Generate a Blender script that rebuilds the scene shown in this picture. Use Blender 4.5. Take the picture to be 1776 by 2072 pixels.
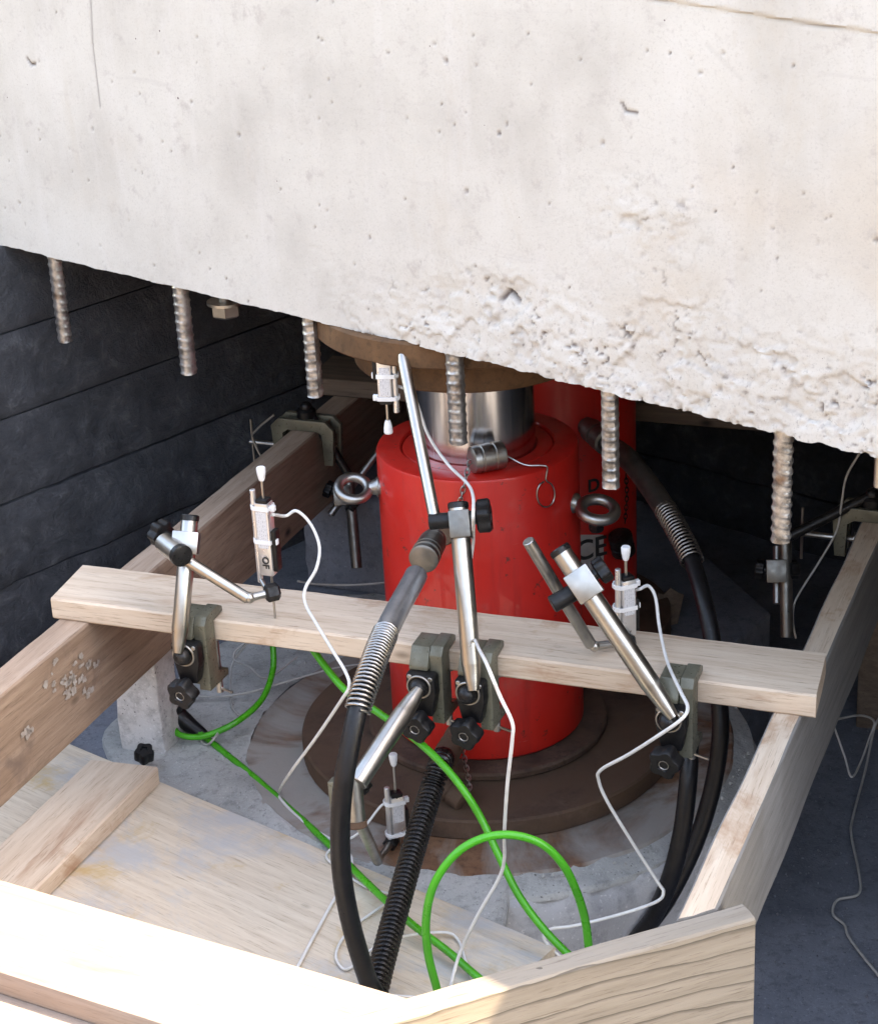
import bpy, bmesh, math, random
import numpy as np
from mathutils import Vector, Matrix, noise as mnoise

random.seed(7)
S = bpy.context.scene
COL = S.collection
for o in list(bpy.data.objects):
    bpy.data.objects.remove(o)

# ------------------------------------------------------------------ camera
F = 3900.0; PITCH = math.radians(23.5); ROLL = math.atan2(450, 8960)
CX, CY = 888.0, 1036.0                     # measured on a 1776 x 2072 copy of the photograph
CAM = Vector((0, 0, 1.432))
_fw = Vector((0, math.cos(PITCH), -math.sin(PITCH)))
_u0 = Vector((0, math.sin(PITCH), math.cos(PITCH)))
_r0 = Vector((1, 0, 0))
_s, _c = math.sin(ROLL), math.cos(ROLL)
IR = _r0 * _c - _u0 * _s
ID = -(_r0 * _s + _u0 * _c)
cam = bpy.data.cameras.new('camera')
cam.sensor_fit = 'HORIZONTAL'; cam.sensor_width = 36.0
cam.lens = 36.0 * F / 1776.0
cam.clip_start = 0.05; cam.clip_end = 500
camo = bpy.data.objects.new('camera', cam); COL.objects.link(camo)
M = Matrix.Identity(4)
for i in range(3):
    M[i][0] = IR[i]; M[i][1] = -ID[i]; M[i][2] = -_fw[i]; M[i][3] = CAM[i]
camo.matrix_world = M
S.camera = camo

# ------------------------------------------------------------------ light
SUN_AZ = 100.0      # degrees clockwise from the view direction (+Y): sun stands behind the beam, to the right
SUN_EL = 45.0
w = bpy.data.worlds.new('World'); S.world = w; w.use_nodes = True
nt = w.node_tree; nt.nodes.clear()
sky = nt.nodes.new('ShaderNodeTexSky'); sky.sky_type = 'NISHITA'; sky.sun_disc = False
sky.sun_elevation = math.radians(SUN_EL); sky.sun_rotation = math.radians(SUN_AZ)
bg = nt.nodes.new('ShaderNodeBackground'); bg.inputs['Strength'].default_value = 0.15
wo = nt.nodes.new('ShaderNodeOutputWorld')
nt.links.new(sky.outputs[0], bg.inputs[0]); nt.links.new(bg.outputs[0], wo.inputs[0])
sl = bpy.data.lights.new('sun', 'SUN'); sl.energy = 2.1; sl.angle = math.radians(0.5); sl.color = (1, .95, .87)
slo = bpy.data.objects.new('sun', sl); COL.objects.link(slo)
a, e = math.radians(SUN_AZ), math.radians(SUN_EL)
sdir = Vector((math.sin(a) * math.cos(e), math.cos(a) * math.cos(e), math.sin(e)))
slo.rotation_euler = sdir.to_track_quat('Z', 'Y').to_euler(); slo.location = sdir * 20
S.view_settings.view_transform = 'Standard'; S.view_settings.look = 'None'
S.view_settings.exposure = 3.17;
S.view_settings.use_white_balance = True; S.view_settings.white_balance_temperature = 9300; S.view_settings.white_balance_tint = 14
S.view_settings.gamma = 1.0
S.view_settings.use_curve_mapping = False

# ------------------------------------------------------------------ pixel -> place
def ray(x, y): return _fw + IR * ((x - CX) / F) + ID * ((y - CY) / F)
def OZ(x, y, z):
    v = ray(x, y); return CAM + v * ((z - CAM.z) / v.z)
def DP(x, y, d): return CAM + ray(x, y) * d
def ON(x, y, p0, n):
    v = ray(x, y); return CAM + v * ((Vector(p0) - CAM).dot(n) / v.dot(n))
def DEP(p): return (Vector(p) - CAM).dot(_fw)
def VZ(p, ypix):
    q = Vector((p[0], p[1], 0)) - CAM; k = (ypix - CY) / F
    return (k * q.dot(_fw) - q.dot(ID)) / (ID.z - k * _fw.z)
Z3 = Vector((0, 0, 1))

# ------------------------------------------------------------------ materials
class NB:
    def __init__(s, name):
        s.m = bpy.data.materials.new(name); s.m.use_nodes = True
        s.t = s.m.node_tree; s.b = s.t.nodes['Principled BSDF']
    def n(s, t, **k):
        nd = s.t.nodes.new(t)
        for a_, v in k.items(): setattr(nd, a_, v)
        return nd
    def l(s, a_, b_): s.t.links.new(a_, b_)
    def coords(s, kind='Object', scale=(1, 1, 1), rand=True):
        tc = s.n('ShaderNodeTexCoord'); mp = s.n('ShaderNodeMapping')
        mp.inputs['Scale'].default_value = scale
        s.l(tc.outputs[kind], mp.inputs['Vector'])
        if rand:
            oi = s.n('ShaderNodeObjectInfo'); cb = s.n('ShaderNodeVectorMath', operation='SCALE')
            cb.inputs[0].default_value = (37.1, 11.7, 5.3); s.l(oi.outputs['Random'], cb.inputs['Scale'])
            s.l(cb.outputs[0], mp.inputs['Location'])
        return mp.outputs[0]
    def noise(s, vec, scale, detail=6, rough=.6, dist=0):
        nd = s.n('ShaderNodeTexNoise'); nd.inputs['Scale'].default_value = scale
        nd.inputs['Detail'].default_value = detail; nd.inputs['Roughness'].default_value = rough
        nd.inputs['Distortion'].default_value = dist
        s.l(vec, nd.inputs['Vector']); return nd.outputs['Fac']
    def ramp(s, fac, stops):
        r = s.n('ShaderNodeValToRGB'); el = r.color_ramp.elements
        while len(el) < len(stops): el.new(.5)
        for q, (p, c) in zip(el, stops):
            q.position = p; q.color = (c, c, c, 1) if isinstance(c, (int, float)) else (*c, 1)
        s.l(fac, r.inputs[0]); return r.outputs[0]
    def mix(s, fac, c1, c2, bt='MIX'):
        x = s.n('ShaderNodeMix', data_type='RGBA', blend_type=bt)
        for i, v in ((0, fac), (6, c1), (7, c2)):
            if isinstance(v, bpy.types.NodeSocket): s.l(v, x.inputs[i])
            elif i == 0: x.inputs[0].default_value = v
            else: x.inputs[i].default_value = (*v, 1) if len(v) == 3 else v
        return x.outputs[2]
    def bump(s, h, strength=.3, dist=.002, prev=None):
        b = s.n('ShaderNodeBump'); b.inputs['Strength'].default_value = strength
        b.inputs['Distance'].default_value = dist
        s.l(h, b.inputs['Height'])
        if prev is not None: s.l(prev, b.inputs['Normal'])
        return b.outputs[0]
    def done(s, col=None, rough=.6, metal=0., nrm=None, **k):
        for nm_, v in (('Base Color', col), ('Roughness', rough), ('Metallic', metal), ('Normal', nrm)):
            if v is None: continue
            if isinstance(v, bpy.types.NodeSocket): s.l(v, s.b.inputs[nm_])
            elif nm_ == 'Base Color': s.b.inputs[nm_].default_value = (*v, 1)
            else: s.b.inputs[nm_].default_value = v
        for kk, v in k.items(): s.b.inputs[kk.replace('_', ' ')].default_value = v
        return s.m

def simple(name, c1, c2, scale=60, rough=.5, metal=0., bump=.15, bscale=None, stretch=(1, 1, 1), lo=.35, hi=.65, rvar=.15, **k):
    b = NB(name); v = b.coords('Object', stretch)
    f = b.noise(v, scale)
    col = b.ramp(f, [(lo, c1), (hi, c2)])
    nz = b.noise(v, bscale or scale * 3)
    r = b.ramp(nz, [(.3, max(0, rough - rvar)), (.7, min(1, rough + rvar))])
    return b.done(col, r, metal, b.bump(nz, bump, .001) if bump else None, **k)

MAT = {}
# pale board-smooth concrete of the beam; 'dirt' holds grime plus shade painted into pits, cracks and ledges
b = NB('pale_concrete'); v = b.coords('Object', rand=False)
n1 = b.noise(v, 5, 5, .6); n2 = b.noise(v, 38, 8, .7); n3 = b.noise(v, 2.2, 3, .5, .6)
n4 = b.noise(b.coords('Object', (9, 9, 1.2), False), 4, 5, .6)
c = b.ramp(n1, [(.25, (.415, .385, .352)), (.5, (.52, .49, .452)), (.75, (.575, .548, .512))])
c = b.mix(b.ramp(n3, [(.57, 0.), (.72, .55)]), c, (.51, .42, .335))
c = b.mix(b.ramp(n4, [(.5, 0.), (.8, .35)]), c, (.61, .58, .566))
c = b.mix(b.ramp(n2, [(.28, .6), (.43, 0.)]), c, (.36, .315, .30))
at = b.n('ShaderNodeAttribute', attribute_name='dirt_shade')
vo = b.n('ShaderNodeTexVoronoi', feature='F1'); vo.inputs['Scale'].default_value = 60; b.l(v, vo.inputs['Vector'])
thr = b.n('ShaderNodeMath', operation='MULTIPLY'); b.l(vo.outputs['Color'], thr.inputs[0]); thr.inputs[1].default_value = .13
pm = b.n('ShaderNodeMath', operation='LESS_THAN'); b.l(vo.outputs['Distance'], pm.inputs[0])
rp = b.ramp(thr.outputs[0], [(.095, 0.), (.13, .11)]); b.l(rp, pm.inputs[1])
c = b.mix(pm.outputs[0], c, (.12, .085, .09))
cr = b.n('ShaderNodeAttribute', attribute_name='crumb')
spk = b.ramp(b.noise(v, 170, 5, .75), [(.58, 0.), (.68, .55)]); spm = b.n('ShaderNodeMath', operation='MULTIPLY'); b.l(spk, spm.inputs[0]); b.l(cr.outputs['Fac'], spm.inputs[1])
c = b.mix(spm.outputs[0], c, (.15, .125, .12))
st_ = b.ramp(b.noise(b.coords('Object', (1.2, 1.2, 14), False), 3, 6, .7), [(.60, 0.), (.68, .3)])
c = b.mix(st_, c, (.42, .385, .37))
c = b.mix(at.outputs['Fac'], c, (.14, .115, .11))
c = b.mix(b.ramp(b.noise(v, 330, 3, .7), [(.30, .35), (.46, 0.)]), c, (.34, .305, .285))
c = b.mix(b.ramp(b.noise(b.coords('Object', (1, 1, .35), False), 11, 8, .75, .6), [(.56, 0.), (.70, .45)]), c, (.47, .415, .355))
nr = b.bump(b.noise(v, 130, 6, .7), .38, .0012)
nr = b.bump(n2, .25, .002, nr)
MAT['pale'] = b.done(c, .85, 0, nr)
# dark wall
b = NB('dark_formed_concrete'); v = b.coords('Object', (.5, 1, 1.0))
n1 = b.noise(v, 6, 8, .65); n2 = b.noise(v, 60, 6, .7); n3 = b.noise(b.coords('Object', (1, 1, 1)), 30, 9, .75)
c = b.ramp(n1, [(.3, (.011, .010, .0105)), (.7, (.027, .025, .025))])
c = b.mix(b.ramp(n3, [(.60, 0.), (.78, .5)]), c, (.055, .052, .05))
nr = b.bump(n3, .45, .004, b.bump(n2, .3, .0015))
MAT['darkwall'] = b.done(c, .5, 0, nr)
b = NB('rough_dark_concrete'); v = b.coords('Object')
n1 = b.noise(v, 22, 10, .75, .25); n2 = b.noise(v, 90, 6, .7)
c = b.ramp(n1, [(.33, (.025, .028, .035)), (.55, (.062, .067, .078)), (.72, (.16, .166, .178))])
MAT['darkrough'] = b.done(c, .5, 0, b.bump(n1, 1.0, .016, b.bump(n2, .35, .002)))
def grain(name, lo, mid, hi, spk=None, sc=60, bs=.5):
    b = NB(name); v = b.coords('Object')
    n1 = b.noise(v, 7, 6, .6); n2 = b.noise(v, sc, 8, .75); n3 = b.noise(v, sc * 4.5, 3, .6)
    c = b.ramp(n1, [(.3, lo), (.5, mid), (.72, hi)])
    c = b.mix(b.ramp(n2, [(.35, .55), (.5, 0.)]), c, tuple(q * .6 for q in lo))
    c = b.mix(b.ramp(n3, [(.62, 0.), (.72, .6)]), c, tuple(min(.8, q * 1.35) for q in hi))
    if spk: c = b.mix(b.ramp(n3, [(.28, .9), (.36, 0.)]), c, spk)
    return b.done(c, .9, 0, b.bump(n2, bs, .004, b.bump(n3, .4, .0015)))
MAT['grout'] = grain('sandy_grout', (.30, .305, .29), (.42, .42, .40), (.52, .515, .49), (.07, .07, .07))
MAT['block'] = grain('grey_concrete_block', (.36, .365, .375), (.47, .475, .485), (.58, .575, .56), None, 45, .7)
MAT['post'] = grain('whitewashed_concrete', (.38, .365, .35), (.58, .56, .545), (.68, .665, .65), (.05, .045, .045), 34, .8)
MAT['ground'] = grain('dusty_ground', (.19, .18, .16), (.26, .245, .22), (.32, .305, .28), (.09, .085, .08), 30, .5)
MAT['footing'] = grain('dark_bluish_concrete', (.115, .128, .155), (.165, .18, .21), (.225, .238, .265), (.05, .05, .06), 55, .35)  # dark blue-grey concrete; on pad and rear block it deepens the shade
MAT['soil'] = grain('brown_soil', (.07, .052, .036), (.105, .08, .058), (.15, .118, .088), (.03, .025, .02), 12, .8)
def rust(name, c1, c2, c3, met=.15, rough=.75, patch=None):
    b = NB(name); v = b.coords('Object')
    n1 = b.noise(v, 14, 8, .68, .4); n2 = b.noise(v, 90, 6, .7); n3 = b.noise(v, 5, 6, .6, .8)
    c = b.ramp(n1, [(.3, c1), (.52, c2), (.72, c3)])
    c = b.mix(b.ramp(n2, [(.3, .6), (.5, 0.)]), c, tuple(q * .45 for q in c1))
    if patch: c = b.mix(b.ramp(n3, [(.42, 0.), (.56, .9)]), c, patch)
    return b.done(c, rough, met, b.bump(n2, .45, .0015, b.bump(n1, .3, .003)))
MAT['rust_top'] = rust('brown_rusted_steel', (.075, .035, .014), (.12, .057, .024), (.16, .08, .035))
MAT['rust_dark'] = rust('dark_rusted_steel', (.038, .021, .015), (.095, .056, .039), (.19, .125, .09), .1, .85, (.115, .066, .04))
MAT['rust_pale'] = rust('rusty_disc_with_dried_cement', (.10, .05, .03), (.20, .095, .05), (.27, .14, .075), 0, .85, (.34, .32, .29))
# red paint
b = NB('red_jack_paint'); v = b.coords('Object')
n1 = b.noise(v, 6, 4); n2 = b.noise(v, 160, 3)
c = b.ramp(n1, [(.3, (.56, .014, .010)), (.7, (.68, .022, .014))])
c = b.mix(b.ramp(b.noise(v, 45, 6, .7), [(.635, 0.), (.67, .85)]), c, (.08, .025, .018))
run = b.ramp(b.noise(b.coords('Object', (1, 1, .10)), 26, 6, .7), [(.52, 0.), (.72, .45)])
c = b.mix(run, c, (.24, .012, .012))
c = b.mix(b.ramp(b.noise(v, 9, 7, .7), [(.58, 0.), (.78, .3)]), c, (.36, .20, .16))
c = b.mix(b.ramp(b.noise(b.coords('Object', (.25, .25, 3)), 60, 4, .6), [(.70, 0.), (.75, .5)]), c, (.62, .22, .20))
MAT['red'] = b.done(c, b.ramp(b.noise(v, 18), [(.3, .30), (.7, .55)]), 0, b.bump(n2, .06, .0006), Coat_Weight=.25)
b = NB('machined_piston_steel'); v = b.coords('Object', (1, 1, .02))
n1 = b.noise(v, 55, 6, .7)
MAT['chrome'] = b.done(b.ramp(n1, [(.3, (.50, .50, .53)), (.7, (.74, .74, .76))]), b.ramp(n1, [(.3, .12), (.7, .28)]), 1., b.bump(n1, .08, .0006))  # vertical streaks in the colour imitate reflected strips
MAT['steel3'] = simple('browned_steel', (.15, .14, .125), (.24, .225, .20), 30, .42, .9, .02, 90)
MAT['steel'] = simple('brushed_steel', (.42, .395, .36), (.50, .475, .44), 25, .31, 1., 0, 60, rvar=.04)
MAT['steel2'] = simple('dull_zinc_steel', (.34, .325, .30), (.45, .435, .41), 40, .38, 1., .02, 90, rvar=.08)
MAT['silver'] = simple('anodised_aluminium', (.68, .67, .67), (.76, .75, .74), 30, .36, .85, 0)
MAT['khaki'] = simple('khaki_enamelled_casting', (.105, .10, .072), (.165, .157, .115), 30, .36, .25, .12, 180)
MAT['black'] = simple('black_cast_plastic', (.0035, .0035, .0045), (.009, .0085, .0085), 70, .45, 0, .2, 240, Specular_IOR_Level=.35)
MAT['blackm'] = simple('blackened_steel', (.012, .012, .013), (.028, .026, .025), 70, .36, .5, .12, 240)
MAT['rubber'] = simple('black_rubber', (.003, .003, .004), (.0075, .0075, .009), 50, .42, 0, .06, 260, Specular_IOR_Level=.4)
MAT['sleeve'] = simple('grey_braided_sleeve', (.40, .41, .43), (.50, .51, .53), 60, .33, .9, .04, 300, rvar=.06)
MAT['spring'] = simple('spring_steel', (.30, .29, .28), (.42, .405, .39), 120, .33, 1., 0)
MAT['corr'] = simple('black_corrugated_plastic', (.004, .0035, .0035), (.010, .008, .0075), 60, .28, 0, 0)
MAT['white'] = simple('white_plastic', (.70, .70, .70), (.80, .80, .79), 60, .4, 0, .03)
MAT['wcable'] = simple('white_cable_jacket', (.62, .61, .58), (.76, .75, .72), 30, .45, 0, .02)
MAT['gcable'] = simple('grey_white_cable_jacket', (.32, .31, .29), (.46, .45, .42), 30, .5, 0, .02)
MAT['green'] = simple('green_cable_jacket', (.022, .30, .014), (.035, .40, .022), 14, .34, 0, .03)
MAT['ink'] = simple('black_ink', (.01, .01, .012), (.02, .02, .02), 60, .6, 0, 0)
b = NB('rebar_steel'); v = b.coords('Object')
n1 = b.noise(v, 60, 7, .7); n2 = b.noise(v, 22, 5, .6)
c = b.ramp(n1, [(.34, (.16, .145, .132)), (.52, (.38, .36, .345)), (.70, (.60, .58, .565))])
c = b.mix(b.ramp(n2, [(.57, 0.), (.68, .7)]), c, (.16, .08, .04))
MAT['rebar'] = b.done(c, .36, .8, b.bump(n1, .3, .001))
# printed sensor label: silver-white foil with small lines of type
b = NB('printed_label'); tc = b.coords('Object', rand=False)
br = b.n('ShaderNodeTexBrick'); br.inputs['Scale'].default_value = 1.0
br.inputs['Brick Width'].default_value = .009; br.inputs['Row Height'].default_value = .0026
br.inputs['Mortar Size'].default_value = .0009
mpp = b.coords('Object', rand=False)
rot = b.n('ShaderNodeVectorRotate', rotation_type='Y_AXIS'); rot.inputs['Angle'].default_value = math.pi / 2
b.l(mpp, rot.inputs['Vector'])
sw = b.n('ShaderNodeSeparateXYZ'); b.l(rot.outputs[0], sw.inputs[0]); cbn = b.n('ShaderNodeCombineXYZ')
b.l(sw.outputs[0], cbn.inputs[0]); b.l(sw.outputs[2], cbn.inputs[1]); b.l(cbn.outputs[0], br.inputs['Vector'])
msk = b.ramp(b.noise(mpp, 500, 1), [(.45, 0.), (.55, 1.)])
f1 = b.ramp(br.outputs['Fac'], [(.2, 1.), (.6, 0.)])
mm = b.n('ShaderNodeMath', operation='MULTIPLY'); b.l(f1, mm.inputs[0]); b.l(msk, mm.inputs[1])
MAT['label'] = b.done(b.mix(mm.outputs[0], (.60, .60, .61), (.34, .34, .36)), .5, .05)

def wood(name, c1, c2, c3, stain, ring=0., stainlo=.60, fine=1.0, dust=None, spots=None):
    b = NB(name); v = b.coords('Object', (1.6, 26, 26)); v2 = b.coords('Object', (2.0, 9, 9)); v3 = b.coords('Object', (1, 1, 1))
    n1 = b.noise(v, 3.2, 7, .65, .3); n2 = b.noise(v2, 2.2, 5, .6, .8); nf = b.noise(b.coords('Object', (8, 160, 160)), 3, 5, .7)
    c = b.ramp(n1, [(.30, c1), (.52, c2), (.75, c3)])
    c = b.mix(b.ramp(n2, [(stainlo, 0.), (stainlo + .14, .75)]), c, stain)
    c = b.mix(b.ramp(nf, [(.28, .75 * fine), (.45, 0.)]), c, tuple(q * .55 for q in stain))
    if ring:
        wv = b.n('ShaderNodeTexWave', wave_type='RINGS', rings_direction='Y', wave_profile='SAW')
        wv.inputs['Scale'].default_value = 8.5; wv.inputs['Distortion'].default_value = 4.5
        wv.inputs['Detail'].default_value = 4; wv.inputs['Detail Scale'].default_value = 1.3
        mp = b.n('ShaderNodeMapping'); mp.inputs['Scale'].default_value = (.42, 1, 1.8); mp.inputs['Location'].default_value = (-.12, 0, .02)
        tc = b.n('ShaderNodeTexCoord'); b.l(tc.outputs['Object'], mp.inputs['Vector']); b.l(mp.outputs[0], wv.inputs['Vector'])
        c = b.mix(b.ramp(wv.outputs['Fac'], [(.80, 0.), (.97, ring)]), c, tuple(q * .42 for q in c1))
    if spots: c = b.mix(b.ramp(b.noise(v3, 6.5, 6, .65, .5), [(.55, 0.), (.67, .9)]), c, spots)
    if dust: c = b.mix(b.ramp(b.noise(b.coords('Object', (1, 1.6, 1)), 4.2, 8, .72, .4), [(.50, 0.), (.62, .8)]), c, dust)
    vo = b.n('ShaderNodeTexVoronoi'); vo.inputs['Scale'].default_value = 15; b.l(b.coords('Object', (.55, 1, 1)), vo.inputs['Vector'])
    pick = b.ramp(vo.outputs['Color'], [(.60, 0.), (.62, 1.)]); near = b.ramp(vo.outputs['Distance'], [(.035, 1.), (.075, .55), (.13, 0.)])
    mk = b.n('ShaderNodeMath', operation='MULTIPLY'); b.l(pick, mk.inputs[0]); b.l(near, mk.inputs[1])
    c = b.mix(mk.outputs[0], c, tuple(q * .3 for q in stain))
    return b.done(c, .72, 0, b.bump(nf, .28, .001, b.bump(n1, .22, .002)))
MAT['pine'] = wood('pale_raw_pine', (.52, .385, .28), (.625, .49, .37), (.695, .575, .455), (.36, .19, .11), stainlo=.60, spots=(.40, .225, .13))
MAT['pine2'] = wood('weathered_form_board', (.54, .44, .335), (.64, .54, .42), (.71, .62, .50), (.46, .31, .18), stainlo=.66, spots=(.52, .36, .17), dust=(.44, .45, .455))
MAT['beamwood'] = wood('brown_used_timber', (.20, .13, .088), (.285, .195, .138), (.37, .27, .20), (.12, .078, .054), stainlo=.56, spots=(.16, .11, .085))
MAT['fadedpaint'] = simple('faded_white_paint', (.27, .225, .19), (.42, .38, .34), 90, .8, 0, 0)
MAT['tan'] = wood('tan_sawn_edge', (.30, .205, .145), (.40, .285, .21), (.48, .36, .28), (.22, .125, .075), stainlo=.58)
MAT['pine3'] = wood('grey_weathered_timber', (.19, .18, .168), (.25, .24, .228), (.31, .295, .28), (.15, .138, .12), stainlo=.64)
MAT['pinering'] = wood('pine_with_bold_grain', (.215, .182, .145), (.265, .228, .185), (.305, .265, .22), (.17, .12, .085), ring=.9, stainlo=.72)
MAT['pinebright'] = wood('clean_sawn_pine', (.25, .19, .155), (.32, .25, .205), (.38, .305, .255), (.22, .13, .085), stainlo=.64, fine=.7)
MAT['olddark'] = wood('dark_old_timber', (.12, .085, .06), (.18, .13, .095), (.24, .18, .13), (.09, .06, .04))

# ------------------------------------------------------------------ mesh helpers (world space)
def frame(axis, hint=None):
    z = Vector(axis).normalized()
    h = Vector(hint) if hint is not None else (Z3 if abs(z.z) < .9 else Vector((1, 0, 0)))
    x = h.cross(z)
    if x.length < 1e-6: x = Vector((1, 0, 0)).cross(z)
    x.normalize(); return x, z.cross(x), z
def ringv(bm, c, x, y, r, n, fn=None):
    out = []
    for i in range(n):
        t = 2 * math.pi * i / n; rr = r if fn is None else r * fn(t)
        out.append(bm.verts.new(c + x * (math.cos(t) * rr) + y * (math.sin(t) * rr)))
    return out
def bridge(bm, A, B):
    n = len(A)
    for i in range(n):
        bm.faces.new((A[i], A[(i + 1) % n], B[(i + 1) % n], B[i]))
def lathe(bm, p, axis, prof, n=24, cap=True, fn=None, hint=None):
    x, y, z = frame(axis, hint); p = Vector(p)
    rings = [ringv(bm, p + z * t, x, y, max(r, 1e-5), n, fn) for t, r in prof]
    for A, B in zip(rings, rings[1:]): bridge(bm, A, B)
    if cap:
        bm.faces.new(rings[0][::-1]); bm.faces.new(rings[-1])
def rod(bm, p0, p1, r, n=16, bev=.12, fn=None):
    p0, p1 = Vector(p0), Vector(p1); L = (p1 - p0).length; bvl = min(r * bev, L * .3)
    lathe(bm, p0, p1 - p0, [(0, r - bvl), (bvl, r), (L - bvl, r), (L, r - bvl)], n, fn=fn)
def spline(pts, sub=8):
    P = [Vector(q) for q in pts]; P = [P[0] * 2 - P[1]] + P + [P[-1] * 2 - P[-2]]; out = []
    for i in range(1, len(P) - 2):
        a_, b_, c_, d_ = P[i - 1], P[i], P[i + 1], P[i + 2]
        for k in range(sub):
            t = k / sub; t2 = t * t; t3 = t2 * t
            out.append(.5 * ((2 * b_) + (c_ - a_) * t + (2 * a_ - 5 * b_ + 4 * c_ - d_) * t2 + (3 * b_ - a_ - 3 * c_ + d_) * t3))
    out.append(P[-2]); return out
def tube(bm, pts, r, n=10, cap=True):
    pts = [Vector(q) for q in pts]; N = len(pts); T = []
    for i in range(N):
        d = pts[min(i + 1, N - 1)] - pts[max(i - 1, 0)]; T.append(d.normalized() if d.length > 1e-9 else Z3)
    x, y, _ = frame(T[0]); rings = []
    for i in range(N):
        if i:
            x = (x - T[i] * x.dot(T[i])); x.normalize(); y = T[i].cross(x)
        rr = r[i] if isinstance(r, (list, tuple)) else r
        rings.append(ringv(bm, pts[i], x, y, rr, n))
    for A, B in zip(rings, rings[1:]): bridge(bm, A, B)
    if cap: bm.faces.new(rings[0][::-1]); bm.faces.new(rings[-1])
def resample(pts, step):
    out = [pts[0].copy()]; acc = 0.
    for p, q in zip(pts, pts[1:]):
        L = (q - p).length
        while acc + L >= step:
            t = (step - acc) / L; p = p.lerp(q, t); out.append(p.copy()); L = (q - p).length; acc = 0.
            if L < 1e-9: break
        acc += L
    return out
def coil(bm, path, R, r, pitch, n=6, seg=12):
    path = resample(path, pitch / seg); pts = []; x = None
    for i, p in enumerate(path):
        d = (path[min(i + 1, len(path) - 1)] - path[max(i - 1, 0)]).normalized()
        if x is None: x = frame(d)[0]
        x = (x - d * x.dot(d)).normalized(); y = d.cross(x); t = 2 * math.pi * i / seg
        pts.append(p + x * (math.cos(t) * R) + y * (math.sin(t) * R))
    tube(bm, pts, r, n)
def torus(bm, c, nrm, R, r, n=24, m=10, sq=1.0):
    x, y, z = frame(nrm); rings = []
    for i in range(n):
        t = 2 * math.pi * i / n; d = x * math.cos(t) + y * math.sin(t) * sq
        rings.append(ringv(bm, Vector(c) + d * R, d, z, r, m))
    for i in range(n): bridge(bm, rings[i], rings[(i + 1) % n])
def sphere(bm, c, r, n=16, m=10):
    lathe(bm, Vector(c) - Z3 * r, Z3, [(r - r * math.cos(math.pi * k / m), r * math.sin(math.pi * k / m)) for k in range(m + 1)], n)
def box(bm, c, ax, hs, bev=.0, seg=2):
    b2 = bmesh.new(); bmesh.ops.create_cube(b2, size=2)
    for v_ in b2.verts: v_.co = Vector((v_.co.x * hs[0], v_.co.y * hs[1], v_.co.z * hs[2]))
    if bev: bmesh.ops.bevel(b2, geom=b2.edges[:], offset=bev, segments=seg, affect='EDGES', profile=.5)
    c = Vector(c); mp = {}
    for v_ in b2.verts: mp[v_] = bm.verts.new(c + ax[0] * v_.co.x + ax[1] * v_.co.y + ax[2] * v_.co.z)
    for f_ in b2.faces: bm.faces.new([mp[q] for q in f_.verts])
    b2.free()
def prism(bm, poly, ext, bev=0.):
    b2 = bmesh.new(); ext = Vector(ext)
    A = [b2.verts.new(Vector(q)) for q in poly]; B = [b2.verts.new(Vector(q) + ext) for q in poly]
    b2.faces.new(A[::-1]); b2.faces.new(B); bridge(b2, A, B)
    if bev: bmesh.ops.bevel(b2, geom=b2.edges[:], offset=bev, segments=2, affect='EDGES', profile=.5)
    mp = {v_: bm.verts.new(v_.co) for v_ in b2.verts}
    for f_ in b2.faces: bm.faces.new([mp[q] for q in f_.verts])
    b2.free()

MW = {}      # world matrices of the parents
def put(name, bm, mat, parent=None, smooth=40, origin=None, mx=None):
    """one mesh object out of a world-space bmesh"""
    bmesh.ops.recalc_face_normals(bm, faces=bm.faces[:])
    if parent is not None: mx = MW[parent.name]
    elif mx is None:
        if origin is None:
            co = [v_.co for v_ in bm.verts]; lo = Vector([min(q[i] for q in co) for i in range(3)]); hi = Vector([max(q[i] for q in co) for i in range(3)])
            origin = Vector(((lo.x + hi.x) / 2, (lo.y + hi.y) / 2, lo.z))
        mx = Matrix.Translation(origin)
    bm.transform(mx.inverted())
    me = bpy.data.meshes.new(name); bm.to_mesh(me); bm.free()
    if smooth:
        for p in me.polygons: p.use_smooth = True
        me.set_sharp_from_angle(angle=math.radians(smooth))
    me.materials.append(MAT[mat] if isinstance(mat, str) else mat)
    o = bpy.data.objects.new(name, me); COL.objects.link(o)
    if parent is not None: o.parent = parent
    else: o.matrix_world = mx
    MW[o.name] = mx
    return o
def thing(name, label, cat, loc, rot=None, group=None):
    o = bpy.data.objects.new(name, None); COL.objects.link(o); o.empty_display_size = .02
    mx = Matrix.Translation(Vector(loc))
    if rot is not None: mx = mx @ rot.to_4x4()
    o.matrix_world = mx; MW[o.name] = mx
    return tag(o, label, cat, group)
def tag(o, label, cat, group=None, kind=None):
    if label: o['label'] = label
    if cat: o['category'] = cat
    if group: o['group'] = group
    if kind: o['kind'] = kind
    return o
def struct(o): o['kind'] = 'structure'; return o
def B(): return bmesh.new()

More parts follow.
